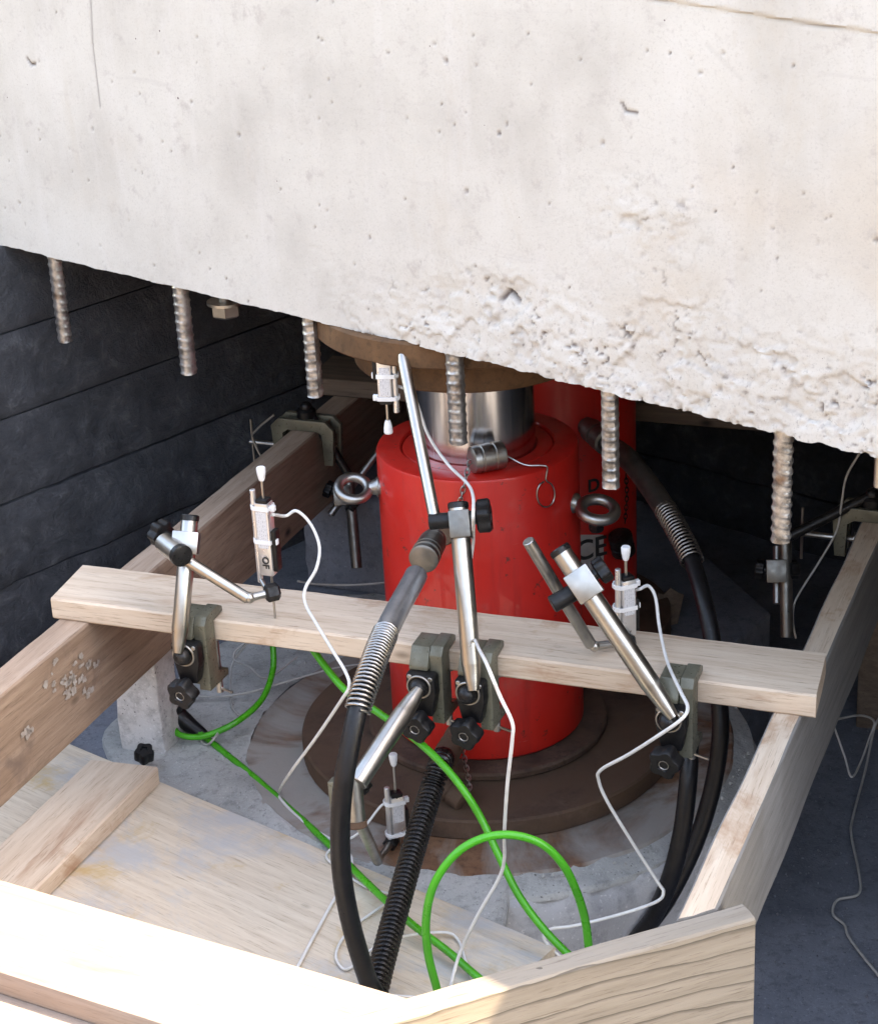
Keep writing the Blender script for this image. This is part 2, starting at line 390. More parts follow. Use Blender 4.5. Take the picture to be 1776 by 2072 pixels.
# value noise for displaced grids
def vnoise(x, y, seed=0):
    xi = np.floor(x).astype(np.int64); yi = np.floor(y).astype(np.int64); xf = x - xi; yf = y - yi
    def h(a_, b_):
        n_ = (a_ * 374761393 + b_ * 668265263 + seed * 974634777) & 0x7fffffff
        n_ = ((n_ ^ (n_ >> 13)) * 1274126177) & 0x7fffffff
        return ((n_ ^ (n_ >> 16)) & 0xffff) / 65535.
    u = xf * xf * (3 - 2 * xf); w_ = yf * yf * (3 - 2 * yf)
    return (h(xi, yi) * (1 - u) + h(xi + 1, yi) * u) * (1 - w_) + (h(xi, yi + 1) * (1 - u) + h(xi + 1, yi + 1) * u) * w_
def fbm(x, y, oct_=4, seed=0):
    s_ = 0; a_ = .5
    for k in range(oct_): s_ = s_ + a_ * vnoise(x * 2 ** k, y * 2 ** k, seed + k * 17); a_ *= .5
    return s_
def sstep(x, a_, b_): t = np.clip((x - a_) / (b_ - a_), 0, 1); return t * t * (3 - 2 * t)

def board(name, p0, u, vdir, L, W, T, mat, label=None, cat='board', parent=None, nseg=None, rough=.0012, seed=0, group=None, ends=(0, 0), top=None):
    """sawn board: p0 = corner, u = length direction, vdir = width direction, thickness up along u x v. Local x runs along the grain."""
    u = Vector(u).normalized(); vdir = Vector(vdir).normalized(); wdir = u.cross(vdir).normalized()
    nseg = nseg or max(6, int(L / .03)); nw = 5; bm = B(); rnd = random.Random(seed)
    ch = min(.0025, T * .12)
    prof = [(0, ch), (ch, 0)] + [(W * k / nw, 0) for k in range(1, nw)] + [(W - ch, 0), (W, ch), (W, T - ch), (W - ch, T)] + [(W * k / nw, T) for k in range(nw - 1, 0, -1)] + [(ch, T), (0, T - ch)]
    rows = []
    for i in range(nseg + 1):
        s_ = L * i / nseg; row = []
        for (a_, c_) in prof:
            q = Vector((s_ * 7 + seed * 3.1, a_ * 40, c_ * 40 + seed))
            nz = mnoise.noise(q) * rough; nz2 = mnoise.noise(q * 3.3 + Vector((9, 1, 4))) * rough * .6
            sx = 0.
            if i == 0: sx = ends[0] * a_ + nz2
            if i == nseg: sx = ends[1] * a_ + nz2
            fa = 1 if a_ > W / 2 else -1; edge = 1 if (a_ < ch * 1.5 or a_ > W - ch * 1.5) else 0
            row.append(bm.verts.new(Vector((s_ + sx, a_ + edge * fa * nz, c_ + (1 if c_ > T / 2 else -1) * nz2))))
        rows.append(row)
    for A, C_ in zip(rows, rows[1:]): bridge(bm, A, C_)
    bm.faces.new(rows[0][::-1]); bm.faces.new(rows[-1])
    mx = Matrix.Identity(4)
    for i in range(3): mx[i][0] = u[i]; mx[i][1] = vdir[i]; mx[i][2] = wdir[i]; mx[i][3] = p0[i]
    bm.transform(mx)
    o = put(name, bm, mat, None, 35, mx=mx) if parent is None else put(name, bm, mat, parent, 35)
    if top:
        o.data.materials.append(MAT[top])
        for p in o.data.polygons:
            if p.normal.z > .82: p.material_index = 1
    if label: tag(o, label, cat, group)
    return o

# ================================================================== THE PLACE
ZB = .684                                        # underside of the beam
E0 = OZ(0, 495, ZB); E1 = OZ(1776, 925, ZB)
ub = (E1 - E0).normalized(); nb = Vector((-ub.y, ub.x, 0))
up = Vector((.9225, -.386, 0)).normalized(); pn = Vector((-up.y, up.x, 0))    # along the plank / away from the camera
JT = .474; JX = Vector((.0564, 2.4358, 0))       # jack axis
GZ = -.22

# ---------------- ground
bm = B()
nx = 60
xs = [math.copysign(abs(t) ** 3, t) * 60 for t in np.linspace(-1, 1, nx)]
V = [[bm.verts.new((x, y + 1.5, GZ + .012 * (mnoise.noise(Vector((x * 2.3, y * 2.3, 1))) if abs(x) < 6 and abs(y) < 6 else 0) - (.02))) for x in xs] for y in xs]
for i in range(nx - 1):
    for j in range(nx - 1): bm.faces.new((V[i][j], V[i][j + 1], V[i + 1][j + 1], V[i + 1][j]))
struct(put('ground', bm, 'ground', None, 60, origin=Vector((0, 0, GZ))))
# unseen bank added behind the camera to block low sky light
bm = B(); rows = []
for i in range(9):
    f = i / 8; row = []
    for k in range(61):
        t = math.radians(112 + 196 * k / 60); r_ = 3.0 + 2.2 * f + .35 * mnoise.noise(Vector((k * .35, f * 2, 4)))
        h = 2.9 * (f ** 1.15) * min(1, 4 * min(k, 60 - k) / 60 + .15) + .22 * mnoise.noise(Vector((k * .5, f * 4, 9))) * f
        row.append(bm.verts.new((math.sin(t) * r_, .9 + math.cos(t) * r_, GZ - .04 + h)))
    rows.append(row)
for A, C_ in zip(rows, rows[1:]):
    for k in range(60): bm.faces.new((A[k], A[k + 1], C_[k + 1], C_[k]))
struct(put('sky_block_bank', bm, 'soil', None, 60, origin=Vector((0, -2.5, GZ))))
# dark concrete footing the pit is built on
bm = B()
q0 = Vector((-1.6, 1.25, 0)); fx = 64; fy = 64
rows = []
for i in range(fy + 1):
    rows.append([])
    for j in range(fx + 1):
        p = Vector((-1.7 + 3.6 * j / fx, 0, 0)); y0 = 1.42 + .12 * p.x + .03 * mnoise.noise(Vector((p.x * 4, 0, 3)))
        y = y0 + (5.2 - y0) * i / fy
        rows[-1].append(bm.verts.new((p.x, y, GZ + .006 * mnoise.noise(Vector((p.x * 6, y * 6, 2))) + (.0 if i else -.06))))
for i in range(fy):
    for j in range(fx): bm.faces.new((rows[i][j], rows[i][j + 1], rows[i + 1][j + 1], rows[i + 1][j]))
struct(put('footing', bm, 'footing', None, 60, origin=Vector((0, 2.5, GZ))))

# ---------------- concrete beam
def concrete_beam():
    tot = (E1 - E0).length; TOPZ = 1.30 - ZB
    ss = np.concatenate([np.linspace(-1.6, -.25, 14)[:-1], np.arange(-.25, 0, .006), np.arange(0, tot + .03, .0026), np.arange(tot + .035, tot + .45, .006), np.linspace(tot + .46, tot + 2.2, 18)])
    tt = np.concatenate([np.arange(0, .475, .0027), np.linspace(.475, TOPZ, 8)[1:]])
    Sg, Tg = np.meshgrid(ss, tt)
    # broken, honeycombed zone along the lower right
    rough = sstep(Sg, .55, 1.05) * (1 - sstep(Tg + .05 * (fbm(Sg * 9, Tg * 9, 3, 3) - .5), .03, .17)) + .5 * np.exp(-(((Sg - 1.17) / .10) ** 2 + ((Tg - .20) / .06) ** 2))
    rough = np.clip(rough + .06 + .10 * (1 - sstep(Tg, .0, .05)) + .16 * sstep(fbm(Sg * 4, Tg * 4, 3, 91), .45, .6) * (1 - sstep(Tg, .15, .36)), 0, 1)
    base = (fbm(Sg * 3, Tg * 3, 3, 5) - .5) * .004
    r1 = fbm(Sg * 26, Tg * 30, 5, 11) - .47
    ridge = np.abs(fbm(Sg * 24, Tg * 34, 5, 21) - .48)
    crack = np.clip(1 - ridge / .016, 0, 1) * sstep(fbm(Sg * 6, Tg * 6, 2, 41), .40, .62)
    spall = sstep(r1, .05, .09) * sstep(rough, .35, .8)
    tn = fbm(Sg * 13, Tg * 21, 5, 14) * 9; fr = tn - np.floor(tn); big = sstep(rough, .25, .75)
    ter = (np.floor(tn) + sstep(fr, .0, .22)) / 9; lip = (1 - sstep(fr, .04, .20)) * big * sstep(fbm(Sg * 40, Tg * 40, 2, 71), .40, .62)
    depth = base + big * (ter - .5) * .010 + lip * .0035 + rough * (fbm(Sg * 55, Tg * 55, 3, 8) - .47) * .0022 + spall * .0028 + crack * rough * .005 + np.clip(rough - .3, 0, 1) * sstep(fbm(Sg * 85, Tg * 95, 3, 61), .54, .60) * .0028
    dirt_shade = 1.0 * crack * sstep(rough, .25, .7) * sstep(fbm(Sg * 30, Tg * 30, 2, 77), .38, .6) + .25 * sstep(r1, .04, .07) * (1 - sstep(r1, .075, .12)) * rough
    dirt_shade = np.maximum(dirt_shade, lip * .9)  # shade under the ledges goes into the mask
    grit = sstep(fbm(Sg * 120, Tg * 120, 2, 55), .60, .70); dirt_shade = dirt_shade + .75 * grit * rough; depth = depth + .0016 * grit * rough
    # blow holes
    rs = np.random.RandomState(4)
    for k in range(230):
        s0 = rs.uniform(-.1, tot + .4); t0 = rs.uniform(.0, .46); rr = rs.choice([.0012, .0016, .0021, .0030], p=[.5, .3, .16, .04])
        d2 = np.hypot(Sg - s0, Tg - t0); m = d2 < rr * 1.6
        g = np.clip(1.3 - (d2[m] / rr) ** 2, 0, 1); depth[m] += g * .0025; dirt_shade[m] = np.maximum(dirt_shade[m], np.clip(g, 0, 1) * rs.uniform(.25, .85))
    def onface(x, y):
        P = ON(x, y, E0, nb); return (P - E0).dot(ub), P.z - ZB
    def scratch(px, wd, dp, dk):
        q = [onface(*p) for p in px]
        for (s0, t0), (s1, t1) in zip(q, q[1:]):
            L2 = (s1 - s0) ** 2 + (t1 - t0) ** 2
            k = np.clip(((Sg - s0) * (s1 - s0) + (Tg - t0) * (t1 - t0)) / L2, 0, 1)
            d2 = np.hypot(Sg - s0 - k * (s1 - s0), Tg - t0 - k * (t1 - t0)); g = np.clip(1.25 - d2 / wd, 0, 1)
            nonlocal depth, dirt_shade
            depth = depth + g * dp; dirt_shade = np.maximum(dirt_shade, g * dk)
    scratch([(183, -20), (188, 90), (203, 215)], .0022, .0012, .55)
    scratch([(1258, 208), (1266, 224), (1288, 228)], .0024, .002, .9)
    scratch([(56, 118), (64, 130), (72, 128)], .0025, .003, .9)
    scratch([(1430, 90), (1500, 160)], .003, .0002, .12)
    scratch([(1012, 606), (1026, 590), (1034, 598), (1046, 610)], .0035, .005, .9)
    # pour joint near the top: the lift above stands 3 mm proud
    (sa, ta), (sb, tb) = onface(1340, 0), onface(1776, 68)
    tl = ta + (Sg - sa) * (tb - ta) / (sb - sa) + .002 * (fbm(Sg * 20, Sg * 0, 3, 9) - .5)
    depth = depth - .003 * sstep(Tg - tl, 0, .003)
    g = np.clip(1 - np.abs(Tg - tl) / .0024, 0, 1) * sstep(Sg, .95, 1.25); depth += g * .0015; dirt_shade = np.maximum(dirt_shade, g * .6 * sstep(fbm(Sg * 16, Sg * 0 + 7, 3, 19), .35, .6))
    # ragged lower edge
    edge = 1 - sstep(Tg, 0, .02)
    dz = edge * (.0035 * (fbm(Sg * 40, Sg * 0 + 3, 4, 31) - .5) * 2 * (.35 + rough) + .004 * rough * sstep(fbm(Sg * 14, Sg * 0, 3, 37), .55, .6))
    vis = sstep(Sg, -.25, -.12) * (1 - sstep(Sg, tot + .2, tot + .44)); depth = base + (depth - base) * vis; dirt_shade = dirt_shade * vis
    X = E0.x + ub.x * Sg + nb.x * depth; Y = E0.y + ub.y * Sg + nb.y * depth; Zc = ZB + Tg + dz
    nr, nc = Sg.shape; TH = 2.9  # unseen depth carried back over the pit to keep stray sun out
    verts = np.stack([X, Y, Zc], -1).reshape(-1, 3)
    idx = np.arange(nr * nc).reshape(nr, nc)
    f = np.stack([idx[:-1, :-1], idx[:-1, 1:], idx[1:, 1:], idx[1:, :-1]], -1).reshape(-1, 4).tolist()
    # underside, top, back
    n0 = len(verts); lo = np.stack([E0.x + ub.x * ss + nb.x * .012, E0.y + ub.y * ss + nb.y * .012, np.full_like(ss, ZB)], -1)
    lb = lo + np.array([nb.x, nb.y, 0]) * TH; hb = lb + np.array([0, 0, TOPZ])
    verts = np.concatenate([verts, lo, lb, hb]); a0, b0, c0 = n0, n0 + nc, n0 + 2 * nc
    for i in range(nc - 1):
        f.append((idx[0, i + 1], idx[0, i], a0 + i, a0 + i + 1)); f.append((a0 + i + 1, a0 + i, b0 + i, b0 + i + 1))
        f.append((b0 + i + 1, b0 + i, c0 + i, c0 + i + 1)); f.append((c0 + i + 1, c0 + i, idx[-1, i], idx[-1, i + 1]))
    org = np.array([(E0.x + E1.x) / 2, (E0.y + E1.y) / 2, ZB]); verts = verts - org
    me = bpy.data.meshes.new('concrete_beam'); me.from_pydata(verts.tolist(), [], f); me.update()
    rr_ = me.attributes.new('crumb', 'FLOAT', 'POINT'); rd = np.zeros(len(verts), dtype=np.float32); rd[:nr * nc] = np.clip(rough * vis, 0, 1).reshape(-1); rr_.data.foreach_set('value', rd)
    at_ = me.attributes.new('dirt_shade', 'FLOAT', 'POINT')
    dd = np.zeros(len(verts), dtype=np.float32); dd[:nr * nc] = np.clip(dirt_shade, 0, 1).reshape(-1); at_.data.foreach_set('value', dd)
    for p in me.polygons: p.use_smooth = True
    me.set_sharp_from_angle(angle=math.radians(50))
    me.materials.append(MAT['pale'])
    o = bpy.data.objects.new('concrete_beam', me); COL.objects.link(o); o.location = org
    MW[o.name] = Matrix.Translation(Vector(org))
    return tag(o, 'massive pale concrete beam filling the upper half, bars sticking out below', 'beam')
beam = concrete_beam()

def rebar(px, ytop, ybot):
    p = OZ(px - 15, ytop - 4, ZB) + nb * .017; zb_ = VZ(p, ybot); r = .0098; n = 16; bm = B()
    zs = np.arange(zb_, ZB + .004, .0018); rings = []; ph = random.random() * 6
    for z in zs:
        ring = []
        for k in range(n):
            t = 2 * math.pi * k / n
            rib = max(0, math.cos(2 * math.pi * (z / .0125 + .35 * math.sin(t + ph)))) ** 2 * .0017 * abs(math.sin(t + ph)) ** .4
            lon = .0011 if (k + int(ph)) % (n // 2) == 0 else 0
            cor = .0002 * mnoise.noise(Vector((math.cos(t) * 3, math.sin(t) * 3 + px, z * 160)))
            rr = r + rib + lon + cor
            ring.append(bm.verts.new(Vector((p.x + math.cos(t) * rr, p.y + math.sin(t) * rr, z))))
        rings.append(ring)
    for A, C_ in zip(rings, rings[1:]): bridge(bm, A, C_)
    bm.faces.new(rings[0][::-1]); bm.faces.new(rings[-1])
    put('rebar', bm, 'rebar', beam, 50)
for px, yt, yb in ((105, 520, 690), (360, 582, 755), (622, 645, 800), (915, 716, 897), (1230, 793, 984), (1583, 878, 1094)):
    rebar(px, yt, yb)
# hanging anchor bolt with hexagon nut, and a thin one far right
p = OZ(374, 586, ZB) + nb * .07
zc = VZ(p, 623); bm = B(); lathe(bm, (p.x, p.y, zc - .012), Z3, [(0, .017), (.003, .0205), (.017, .0205), (.020, .018)], 6)
o = put('hex_nut', bm, 'steel2', beam, 30)
bm = B(); lathe(bm, (p.x, p.y, zc + .007), Z3, [(0, .026), (.004, .026)], 24); put('washer', bm, 'steel2', beam, 30)
bm = B(); rod(bm, (p.x, p.y, zc), (p.x, p.y, ZB + .004), .009); put('anchor_bolt', bm, 'steel2', beam, 30)
p = OZ(1752, 921, ZB) + nb * .03; z0 = VZ(p, 985)
bm = B(); rod(bm, (p.x, p.y, z0), (p.x, p.y, ZB + .004), .006); put('anchor_bolt', bm, 'steel2', beam, 30)

p = OZ(462, 607, ZB) + nb * .10; bm = B(); box(bm, (p.x, p.y, ZB - .008), (ub, nb, Z3), (.055, .02, .0075), .001)
tag(put('timber_shim', bm, 'beamwood', None, 30), 'small orange brown timber shim under the beam beside the hex nut', 'shim')
# ---------------- pit walls
def form_wall(name, p0, u, n, L, zlo, zhi, label, seam=None, rough_to=.34):
    """board-marked wall: every board imprint is a strip of its own; n points to the seen side"""
    root = thing(name, label, 'wall', (p0.x, p0.y, zlo)); u = Vector(u).normalized(); n = Vector(n).normalized()
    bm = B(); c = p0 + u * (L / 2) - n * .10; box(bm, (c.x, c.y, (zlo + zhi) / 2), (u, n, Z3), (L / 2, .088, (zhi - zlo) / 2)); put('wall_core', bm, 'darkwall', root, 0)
    z = zlo; k = 0; H = .132
    while z < zhi - .01:
        h = min(H, zhi - z); bm = B(); nsx = 90; nsz = 8; off = random.uniform(.000, .006); rows = []
        low = z < rough_to
        for j in range(nsz + 1):
            row = []
            for i in range(nsx + 1):
                s_ = L * i / nsx; zz = z + .0015 + (h - .003) * j / nsz
                d = off + .003 * mnoise.noise(Vector((s_ * 2, zz * 6, k)))
                if low:
                    fade = min(1, max(0, (rough_to + .05 - zz) / .15))
                    d += fade * (.020 * max(0, mnoise.noise(Vector((s_ * 7, zz * 9, 5)))) + .012 * abs(mnoise.noise(Vector((s_ * 22, zz * 30, 2)))))
                if j in (0, nsz): d -= .005
                row.append(bm.verts.new(p0 + u * s_ + n * d + Z3 * (zz - p0.z)))
            rows.append(row)
        for A, C_ in zip(rows, rows[1:]):
            for i in range(nsx): bm.faces.new((A[i], A[i + 1], C_[i + 1], C_[i]))
        bot = [bm.verts.new(v_.co - n * .02) for v_ in rows[0]]; top = [bm.verts.new(v_.co - n * .02) for v_ in rows[-1]]
        for i in range(nsx):
            bm.faces.new((bot[i], bot[i + 1], rows[0][i + 1], rows[0][i])); bm.faces.new((rows[-1][i], rows[-1][i + 1], top[i + 1], top[i]))
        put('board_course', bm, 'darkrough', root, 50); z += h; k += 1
    if seam is not None:
        bm = B(); pts = []
        for z in np.linspace(zlo + .01, zhi - .003, 60):
            pts.append(p0 + u * (seam + .010 * mnoise.noise(Vector((z * 6, 0, 0)))) + n * (.004 + .006 * mnoise.noise(Vector((z * 20, 3, 0)))) + Z3 * (z - p0.z))
        tube(bm, pts, [.0035 + .002 * mnoise.noise(Vector((q.z * 30, 1, 7))) for q in pts], 8); put('joint_fin', bm, 'darkwall', root, 60)
    return root
uw = nb; nw = Vector((uw.y, -uw.x, 0))            # left wall runs back at right angles to the beam
W0 = Vector((-.36, 3.08, 0)) - uw * 1.55
sp = ON(250, 800, W0, nw)
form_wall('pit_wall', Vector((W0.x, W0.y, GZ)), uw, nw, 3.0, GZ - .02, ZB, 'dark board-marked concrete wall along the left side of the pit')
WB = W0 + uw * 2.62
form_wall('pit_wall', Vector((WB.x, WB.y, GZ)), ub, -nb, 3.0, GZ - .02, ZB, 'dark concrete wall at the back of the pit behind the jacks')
WR = Vector((.80, 1.45, GZ))  # right wall out of view, carried up to the beam against side light
form_wall('pit_wall', WR, Vector((.40, .917, 0)), Vector((-.917, .40, 0)), 2.6, GZ - .02, ZB, 'out-of-view dark concrete wall on the far right, raised to block side light')

# ---------------- concrete pad, grout
PADC = OZ(1048, 1718, 0)
pad = [OZ(-420, 1560, 0), OZ(-160, 1820, 0), OZ(560, 1840, 0), OZ(960, 1890, 0), OZ(1005, 1715, 0), OZ(1000, 1520, 0), OZ(1330, 1430, 0), OZ(1560, 1240, 0), OZ(1300, 1010, 0), OZ(600, 1010, 0), OZ(300, 1240, 0)]
bm = B(); prism(bm, [Vector((q.x, q.y, GZ - .01)) for q in pad], Z3 * (.01 - GZ), .006)
bmesh.ops.triangulate(bm, faces=bm.faces[:]); 
bmesh.ops.subdivide_edges(bm, edges=bm.edges[:], cuts=3, use_grid_fill=True)
for v_ in bm.verts:
    nz = mnoise.noise(v_.co * 23) * .006; v_.co += Vector((nz, nz * .6, min(0, nz * .5) if v_.co.z > -.02 else 0))
struct(put('concrete_pad', bm, 'footing', None, 30))  # shade helped along by the dark footing colour
def pile_head():
    bm = B(); na = 220; rows = []
    prof = [(-.25, .388), (-.20, .388), (-.16, .389), (-.12, .389), (-.085, .390), (-.06, .390), (-.042, .390), (-.028, .389), (-.018, .387), (-.010, .384), (-.004, .379), (-.002, .370), (-.002, .345), (-.003, .20)]
    for z, r in prof:
        row = []
        for k in range(na):
            t = 2 * math.pi * k / na; d = Vector((math.cos(t), math.sin(t), 0)); q = d * r + Z3 * z
            n_ = mnoise.noise(q * 34) * .004 + mnoise.noise(q * 90) * .002
            brk = max(0, mnoise.noise(d * 9 + Vector((4, 2, 0))) + .15) * .020 * max(0, 1 - abs(z + .006) / .04) if r > .36 else 0
            row.append(bm.verts.new(JX + d * (r + n_ - brk) + Z3 * (z - brk * .35)))
        rows.append(row)
    for A, C_ in zip(rows, rows[1:]): bridge(bm, A, C_)
    bm.faces.new(rows[-1])
    tag(put('pile_head', bm, 'block', None, 50), 'round rough grey concrete pile head under the rusty base disc', 'pile')
pile_head()
def grout():
    bm = B(); na = 150; nrad = 22; rows = []
    for i in range(nrad + 1):
        f = i / nrad; row = []
        for k in range(na):
            t = 2 * math.pi * k / na; d = Vector((math.cos(t), math.sin(t), 0))
            outer = .50 + .05 * mnoise.noise(Vector((d.x * 3, d.y * 3, 1))) + (.06 if d.x < 0 else -.12 * d.x)
            r = .349 + (outer - .349) * f; q = JX + d * r
            h = .012 * (1 - f) ** .6 + .004 * mnoise.noise(q * 40) + .005 * mnoise.noise(q * 11) + .001
            if f < .1: h = max(h, .008) + .003 * mnoise.noise(q * 70)
            right = 1 if (d.x > -.02 and d.y < .75) else 0
            if right:                                   # on the right the pile head stands free
                r = .349 + (.383 - .349) * f; q = JX + d * r; h = .010 * (1 - f) + .003 * mnoise.noise(q * 50) - .004 * f
            if i == nrad: h = -.012
            row.append(bm.verts.new(Vector((q.x, q.y, h))))
        rows.append(row)
    for A, C_ in zip(rows, rows[1:]): bridge(bm, A, C_)
    o = put('grout_bed', bm, 'grout', None, 60, origin=Vector((JX.x, JX.y, 0))); o['kind'] = 'stuff'; o['label'] = 'grey sandy grout around the rusty base disc'
grout()

# ---------------- rusty base plates
def disc(name, r, z0, z1, mat, label, wob=0., n=96, bev=.003):
    bm = B()
    fn = (lambda t: 1 + wob * mnoise.noise(Vector((math.cos(t) * 5, math.sin(t) * 5, r * 30)))) if wob else None
    nr_ = 14; prof = [(0, r * k / nr_) for k in range(0, nr_)] + [(0, r - bev), (bev, r), (z1 - z0 - bev, r), (z1 - z0, r - bev)] + [(z1 - z0, r * k / nr_) for k in range(nr_ - 1, -1, -1)]
    lathe(bm, (JX.x, JX.y, z0), Z3, prof, n, cap=False, fn=fn); bmesh.ops.remove_doubles(bm, verts=bm.verts[:], dist=2e-5)
    return tag(put(name, bm, mat, None, 35), label, 'plate')
disc('base_disc', .353, .0, .012, 'rust_pale', 'widest flat rusty base disc crusted with cement on the floor', .012)
disc('base_plate', .270, .012, .042, 'rust_dark', 'thick dark rusty round plate under the front jack', .002)
disc('base_plate', .172, .042, .054, 'rust_dark', 'small dark steel ring plate directly beneath the red front jack', .002)
disc('load_plate', .210, ZB - .034, ZB, 'rust_top', 'wide brown rusty round plate against the underside of the beam', .002)
disc('load_plate', .158, ZB - .083, ZB - .034, 'rust_top', 'thick brown rusty drum on top of the steel piston', .002)

# ---------------- jacks
def jack_body(root, c, zb_, zt, r):
    H = zt - zb_
    bm = B(); lathe(bm, (c.x, c.y, zb_), Z3, [(0, r - .004), (.004, r), (H - .005, r), (H - .0015, r - .0015), (H, r - .005), (H, .106), (H - .003, .1045), (H - .003, .1035), (H - .05, .1035)], 96, cap=False)
    put('cylinder_body', bm, 'red', root, 35)
    bm = B(); lathe(bm, (c.x, c.y, zb_ + .0005), Z3, [(0, .001), (0, r - .006), (.003, r - .006)], 96, cap=False); put('base_cap', bm, 'red', root, 35)
    bm = B(); lathe(bm, (c.x, c.y, zt - .05), Z3, [(0, .1025), (.046, .1025), (.048, .1005), (.048, .0825), (.046, .0805), (.03, .0805)], 96, cap=False)
    put('gland_ring', bm, 'red', root, 35)
def eye_bolt(root, base, out, ringn, R=.0205, r=.0068):
    out = Vector(out).normalized(); bm = B()
    lathe(bm, base - out * .004, out, [(0, .014), (.006, .014), (.008, .011), (.018, .009)], 16)
    torus(bm, base + out * (.014 + R), ringn, R, r, 32, 12)
    put('eye_bolt', bm, 'steel2', root, 50)
def chain(root, pts, link=.0075, name='chain', mat='steel2'):
    path = resample(spline(pts, 6), link * 1.35); bm = B()
    for i, (p, q) in enumerate(zip(path, path[1:])):
        d = (q - p).normalized(); x, y, _ = frame(d); nrm = x if i % 2 else y; c = (p + q) / 2; tt_ = nrm.cross(d); pl = []
        for k in range(11):
            t = 2 * math.pi * k / 10; pl.append(c + d * (math.cos(t) * link) + tt_ * (math.sin(t) * link * .5))
        tube(bm, pl, .0009, 5, False)
    put(name, bm, mat, root, 60)
def oncyl(x, y, c, r):
    v_ = ray(x, y); o_ = CAM - Vector((c.x, c.y, 0)); A = v_.x ** 2 + v_.y ** 2; Bq = 2 * (o_.x * v_.x + o_.y * v_.y); Cq = o_.x ** 2 + o_.y ** 2 - r * r
    return CAM + v_ * ((-Bq - math.sqrt(max(0, Bq * Bq - 4 * A * Cq))) / (2 * A))

j1 = thing('hydraulic_jack', 'large red hydraulic jack with bright steel piston standing on rusty plates', 'jack', (JX.x, JX.y, .054))
jack_body(j1, JX, .054, JT, .1375)
bm = B(); lathe(bm, (JX.x, JX.y, JT - .04), Z3, [(0, .0795), (ZB - .083 - JT + .04, .0795)], 96); put('piston', bm, 'chrome', j1, 35)
pl = JX + Vector((-.1365, -.02, 0)); pl.z = VZ(pl, 985); eye_bolt(j1, pl, (-1, -.15, .05), (.12, -.42, .88))
pr = JX + Vector((.126, -.055, 0)); pr.z = VZ(pr, 1018); eye_bolt(j1, pr, (.75, -.55, -.05), (.10, -.25, .95), .023, .008)
bm = B(); q = pr + Vector((.028, -.012, -.026)); lathe(bm, q - Z3 * .012, Z3, [(0, .008), (.004, .011), (.018, .012)], 6); put('bolt_nut', bm, 'blackm', j1, 30)
# dust cap lying on the shoulder, its chain and wire clip
cc = OZ(985, 925, JT + .019); ca = (OZ(1022, 918, JT + .019) - OZ(950, 932, JT + .019)).normalized(); bm = B()
lathe(bm, cc - ca * .023, ca, [(0, .013), (.002, .0175), (.010, .0185), (.011, .0172), (.013, .0172), (.014, .0187), (.028, .0187), (.029, .0174), (.031, .0174), (.032, .0187), (.044, .0185), (.046, .016)], 28)
put('dust_cap', bm, 'steel2', j1, 35)
p1 = cc - ca * .024
chain(j1, [p1, OZ(945, 955, JT + .010), oncyl(938, 985, JX, .142), oncyl(925, 1040, JX, .142), oncyl(920, 1075, JX, .144)], .006)
bm = B(); hk = [cc + ca * .024, OZ(1060, 940, JT + .006), OZ(1095, 942, JT + .004), oncyl(1107, 946, JX, .139), oncyl(1104, 968, JX, .140)]
lo = [oncyl(1104 + 18 * math.sin(t), 1000 - 26 * math.cos(t), JX, .140) for t in np.linspace(.2, 6.1, 14)]
tube(bm, spline(hk + lo, 4), .0011, 6); put('wire_clip', bm, 'steel2', j1, 60)
# lower outlet with its coupler
lp = oncyl(925, 1488, JX, .1375)
bm = B(); ld = (OZ(885, 1535, lp.z - .035) - lp).normalized(); ld = Vector((-.35, -.9, -.12)).normalized()
lathe(bm, lp - ld * .01, ld, [(0, .017), (.02, .017), (.022, .0155), (.03, .0155), (.031, .0175), (.038, .0175), (.039, .0155), (.046, .0155), (.047, .018), (.07, .018), (.073, .015)], 20)
put('lower_coupler', bm, 'rust_dark', j1, 35)
chain(j1, [oncyl(930, 1470, JX, .141), oncyl(932, 1500, JX, .146), lp + Vector((.012, -.10, -.03)), OZ(905, 1590, .06), OZ(900, 1605, .05)], .0065)
cp = OZ(915, 1605, .058); bm = B(); cd = Vector((.75, -.55, -.35)).normalized()
lathe(bm, cp - cd * .016, cd, [(0, .011), (.003, .015), (.012, .0155), (.013, .014), (.015, .014), (.016, .016), (.034, .0155), (.036, .012)], 20); put('dust_cap', bm, 'rust_dark', j1, 35)
# upper outlet
op = oncyl(903, 1075, JX, .1375)
bm = B(); od = (DP(872, 1102, 2.40) - op).normalized()
lathe(bm, op - od * .012, od, [(0, .013), (.022, .013), (.024, .016), (.036, .016), (.038, .014), (.05, .014)], 20); put('upper_outlet', bm, 'rust_dark', j1, 35)

# second jack, behind to the right
j2d = F * .1375 / 181; J2 = DP(1104, 800, j2d); J2.z = 0
j2 = thing('hydraulic_jack', 'second red hydraulic jack half hidden in the dark behind the front one', 'jack', (J2.x, J2.y, .042))
jack_body(j2, J2, .042, JT + .03, .1375)
bm = B(); lathe(bm, (J2.x, J2.y, JT - .01), Z3, [(0, .0795), (ZB - JT + .01 - .03, .0795)], 64); put('piston', bm, 'chrome', j2, 35)
bm = B(); lathe(bm, (J2.x, J2.y, 0), Z3, [(0, .19), (.002, .192), (.040, .192), (.042, .19)], 64)
tag(put('base_plate', bm, 'rust_dark', None, 35), 'dark round steel plate under the second jack at the back', 'plate')
bm = B(); lathe(bm, (J2.x, J2.y, ZB - .03), Z3, [(0, .156), (.002, .158), (.028, .158), (.03, .156)], 64)
tag(put('load_plate', bm, 'rust_top', None, 35), 'brown steel plate above the second jack at the back', 'plate')
